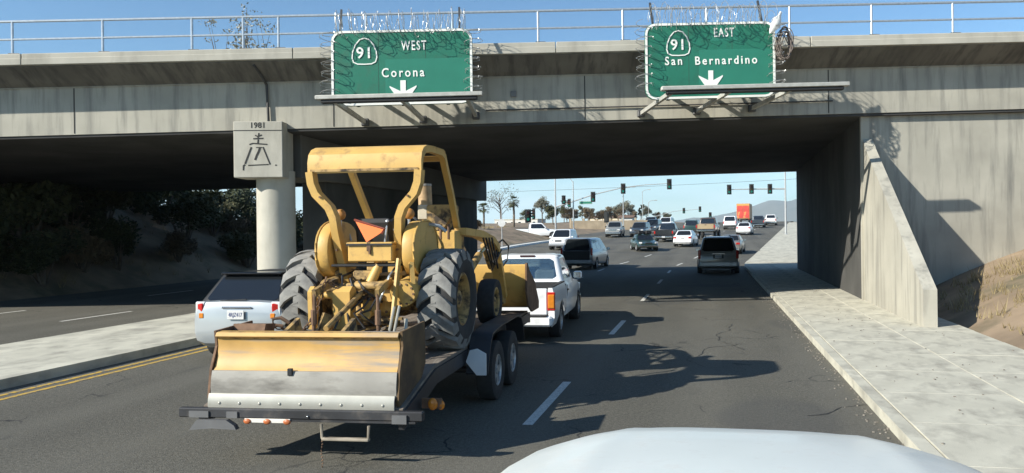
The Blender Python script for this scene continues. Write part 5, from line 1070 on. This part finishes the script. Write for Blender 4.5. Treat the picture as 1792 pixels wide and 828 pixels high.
for (px_, y, v, s, lb) in ((-31, 150, 2, .8, 'round olive tree behind the white crew pickup'), (-36.5, 165, 1, 1.0, 'grey tree left of the white crew pickup'), (-33.5, 175, 3, .75, 'narrow dark tree over the white crew pickup'), (-29.5, 160, 0, .6, 'low brown tree right of the white crew pickup'), (-27, 170, 0, .62, 'low brown tree left of the long signal mast'),
        (-45, 240, 0, 1.0, 'brown tree above the left end of the tan wall'), (-41.5, 250, 3, .9, 'narrow olive tree above the tan wall'), (-38.5, 245, 0, .9, 'broad brown tree behind the tan wall'), (-35.5, 255, 1, .75, 'grey tree behind the middle of the tan wall'), (-31.8, 250, 0, 1.0, 'brown tree behind the short signal post'), (-29, 245, 1, 1.12, 'tall grey tree right of the short signal post'), (-26.2, 250, 1, 1.25, 'tallest grey tree beside the lamp post'), (-22.5, 255, 3, .9, 'narrow tree left of the thin lamp post'), (-20.2, 250, 1, .95, 'grey tree at the thin lamp post'), (-14, 262, 2, .8, 'small olive tree above the oncoming cars'), (-44, 180, 2, .7, 'small olive tree at the foot of the left palm'),
        (-43.3, 243, 0, .85, 'brown tree between the brown and narrow trees left of the wall'), (-37, 252, 0, .8, 'brown tree right of the broad brown one'), (-33.7, 247, 0, .85, 'brown tree over the white shed'), (-30.3, 256, 0, .95, 'brown tree filling the gap by the tall grey tree'), (-27.6, 244, 0, .9, 'brown tree under the tallest grey tree'), (-24.4, 248, 0, .7, 'low brown tree right of the tallest grey tree'), (-17.5, 258, 0, .7, 'low brown tree right of the thin lamp post')):
    place('tree', lb, vt[v], (px_, y, tz_(px_, y)), s * .86, k * 1.3, 'tree', Gt2); k += 1
lf_pale = leafmat('pale_grey_leaves', (.3, .29, .22), (.45, .43, .34))
place('tall_tree', 'pale grey tree rising behind the overpass railing at left', make_tree(23.5, 3.4, 21, lf_pale, 1500, .16, .3, True), (-47.5, 72, tz_(-47.5, 72)), 1.0)
def make_shrub(seed, lm, r=1.3, h=1.6, n=2600, ls=.085):
    rg = random.Random(seed); q = MB(); tips = []
    for k in range(9):
        a = rg.uniform(0, 6.28); e = Vector((math.cos(a) * r * rg.uniform(.2, .75), math.sin(a) * r * rg.uniform(.2, .75), h * rg.uniform(.45, .95))); q.tube([(0, 0, -.3), tuple(e * .5 + Vector((0, 0, .1))), tuple(e)], [.05, .03, .01], 5); tips.append(e)
    tr = q.mesh('stem', m_bark, 50, False); q = MB()
    for tp_ in tips: leaf_quads(q, tp_, r * rg.uniform(.3, .5), int(n / len(tips) * rg.uniform(.6, 1.4)), ls, rg, .85)
    return tr, q.mesh('foliage', lm, 0, False)
sh = [make_shrub(31, lf_dark), make_shrub(32, lf_olive), make_shrub(33, lf_brown, 1.1, 1.2), make_shrub(34, lf_dark, 1.5, 2.2)]
def shrub(label, v, x, y, s, group): o = empty('shrub', (x, y, tz_(x, y)), rnd.uniform(0, 6), label, 'shrub', group); o.scale = (s, s, s * rnd.uniform(.85, 1.15)); inst('stem', sh[v][0], o); inst('foliage', sh[v][1], o)
rg = random.Random(77); spots = []
while len(spots) < 72:
    y = rg.uniform(22, 58); x = -24.5 - rg.uniform(0, 9) - max(0, (y - 40) * .25)
    if all(math.hypot(x - a, y - b) > 1.35 for a, b in spots): spots.append((x, y))
for (x, y) in spots:
    v_ = rg.choice((0, 0, 1, 3, 2)); shrub(('low dark green shrub', 'low olive shrub', 'dry brown shrub', 'tall dark green shrub')[v_] + (' low on' if x > -28.5 else ' high on') + ' the shaded bank left of the column', v_, x, y, rg.uniform(.85, 1.4), 'shrubs on the left bank')
spots = []
while len(spots) < 16:
    y = rg.uniform(9, 21); x = 8.0 + rg.uniform(0, 9)
    if all(math.hypot(x - a, y - b) > 1.6 for a, b in spots): spots.append((x, y))
for (x, y) in spots: shrub('dry shrub on the sunlit slope right of the wing wall', rg.choice((2, 1, 2)), x, y, rg.uniform(.45, .85), 'shrubs on the right slope')
for (x, y) in ((-24.8, 66), (-26.5, 71), (-27.5, 78), (-25.6, 82), (-29, 88)): shrub('dry brown shrub on the low bank beyond the kerb island', 2, x, y, rg.uniform(.5, .8), 'shrubs on the low bank')
# dry grass
q = MB()
def tuft(x, y, s):
    z = terrain(x, y)
    for _ in range(7):
        a = rg.uniform(0, 6.28); l = s * rg.uniform(.6, 1.3); dx, dy = math.cos(a) * l * .5, math.sin(a) * l * .5; ox, oy = rg.uniform(-.12, .12), rg.uniform(-.12, .12); w = .012
        q.add([(x + ox - w, y + oy, z - .02), (x + ox + w, y + oy, z - .02), (x + ox + dx, y + oy + dy, z + l)], [(0, 1, 2)])
for _ in range(1900): tuft(5.6 + 14 * rg.random(), rg.uniform(5, 22), .08 + .3 * rg.random() ** 2)
for _ in range(1800): tuft(-24.4 - 14 * rg.random(), rg.uniform(14, 95), rg.uniform(.16, .4))
gr_ = q.build('dry_grass', leafmat('dry_grass_blades', (.2, .15, .075), (.36, .29, .16)), None, 0, weld=False); tag(gr_, 'dry yellow grass on the banks beside the road', 'grass', kind='stuff')

# ------------------------------------------------------------------ hills and haze
def ridge(name, y0, pts, depth, seed):
    rg = random.Random(seed); q = MB(); rows = []
    P = [(x, z) for x, z in pts]
    def H(x):
        for i in range(len(P) - 1):
            if P[i][0] <= x <= P[i + 1][0]: t = (x - P[i][0]) / (P[i + 1][0] - P[i][0]); t = t * t * (3 - 2 * t); return P[i][1] * (1 - t) + P[i + 1][1] * t
        return 30
    n = 220; x0, x1 = P[0][0], P[-1][0]; ph = [rg.uniform(0, 6) for _ in range(12)]
    for j in range(9):
        t = j / 8; row = []; prof = math.sin(math.pi * min(1, t * 1.05)) ** .8 if j not in (0, 8) else 0
        for i in range(n + 1):
            x = x0 + (x1 - x0) * i / n; e = sum(math.sin(x * (.0018 * (1.7 ** k)) + ph[k] + t * 3 * k) / (1.6 ** k) for k in range(7)); row.append((x, y0 + depth * t, max(-5, (H(x) * (1 + .07 * e) + 8 * e) * prof)))
        rows.append(row)
    q.loft(rows, False, False); o = q.build(name, mat('dry_hills', (.13, .115, .085), .95, var=.2, scale=.004, dirt=((.06, .07, .045), .5, .7, .008, (1, 1, 1))), None, 60, weld=False); tag(o, kind='structure'); return o
ridge('hills', 7800, [(-9500, 180), (-7000, 240), (-5000, 150), (-3000, 110), (-1500, 80), (-600, 95), (-100, 140), (250, 190), (480, 270), (700, 345), (900, 330), (1300, 390), (2200, 420), (3500, 330), (5500, 400), (9500, 260)], 2600, 5)
hz = MB(); hz.box((0, 5200, 234), (19800, 11600, 474)); hv = hz.build('haze', None, None, 0); tag(hv, 'thin pale haze over the whole valley', 'haze', kind='stuff')
hm = bpy.data.materials.new('haze_air'); hm.use_nodes = True; t = hm.node_tree; t.nodes.clear(); o = t.nodes.new('ShaderNodeOutputMaterial'); v = t.nodes.new('ShaderNodeVolumePrincipled'); v.inputs['Density'].default_value = 8e-5; v.inputs['Color'].default_value = (.72, .9, 1.0, 1); v.inputs['Anisotropy'].default_value = .0; t.links.new(v.outputs[0], o.inputs['Volume']); hv.data.materials.append(hm)
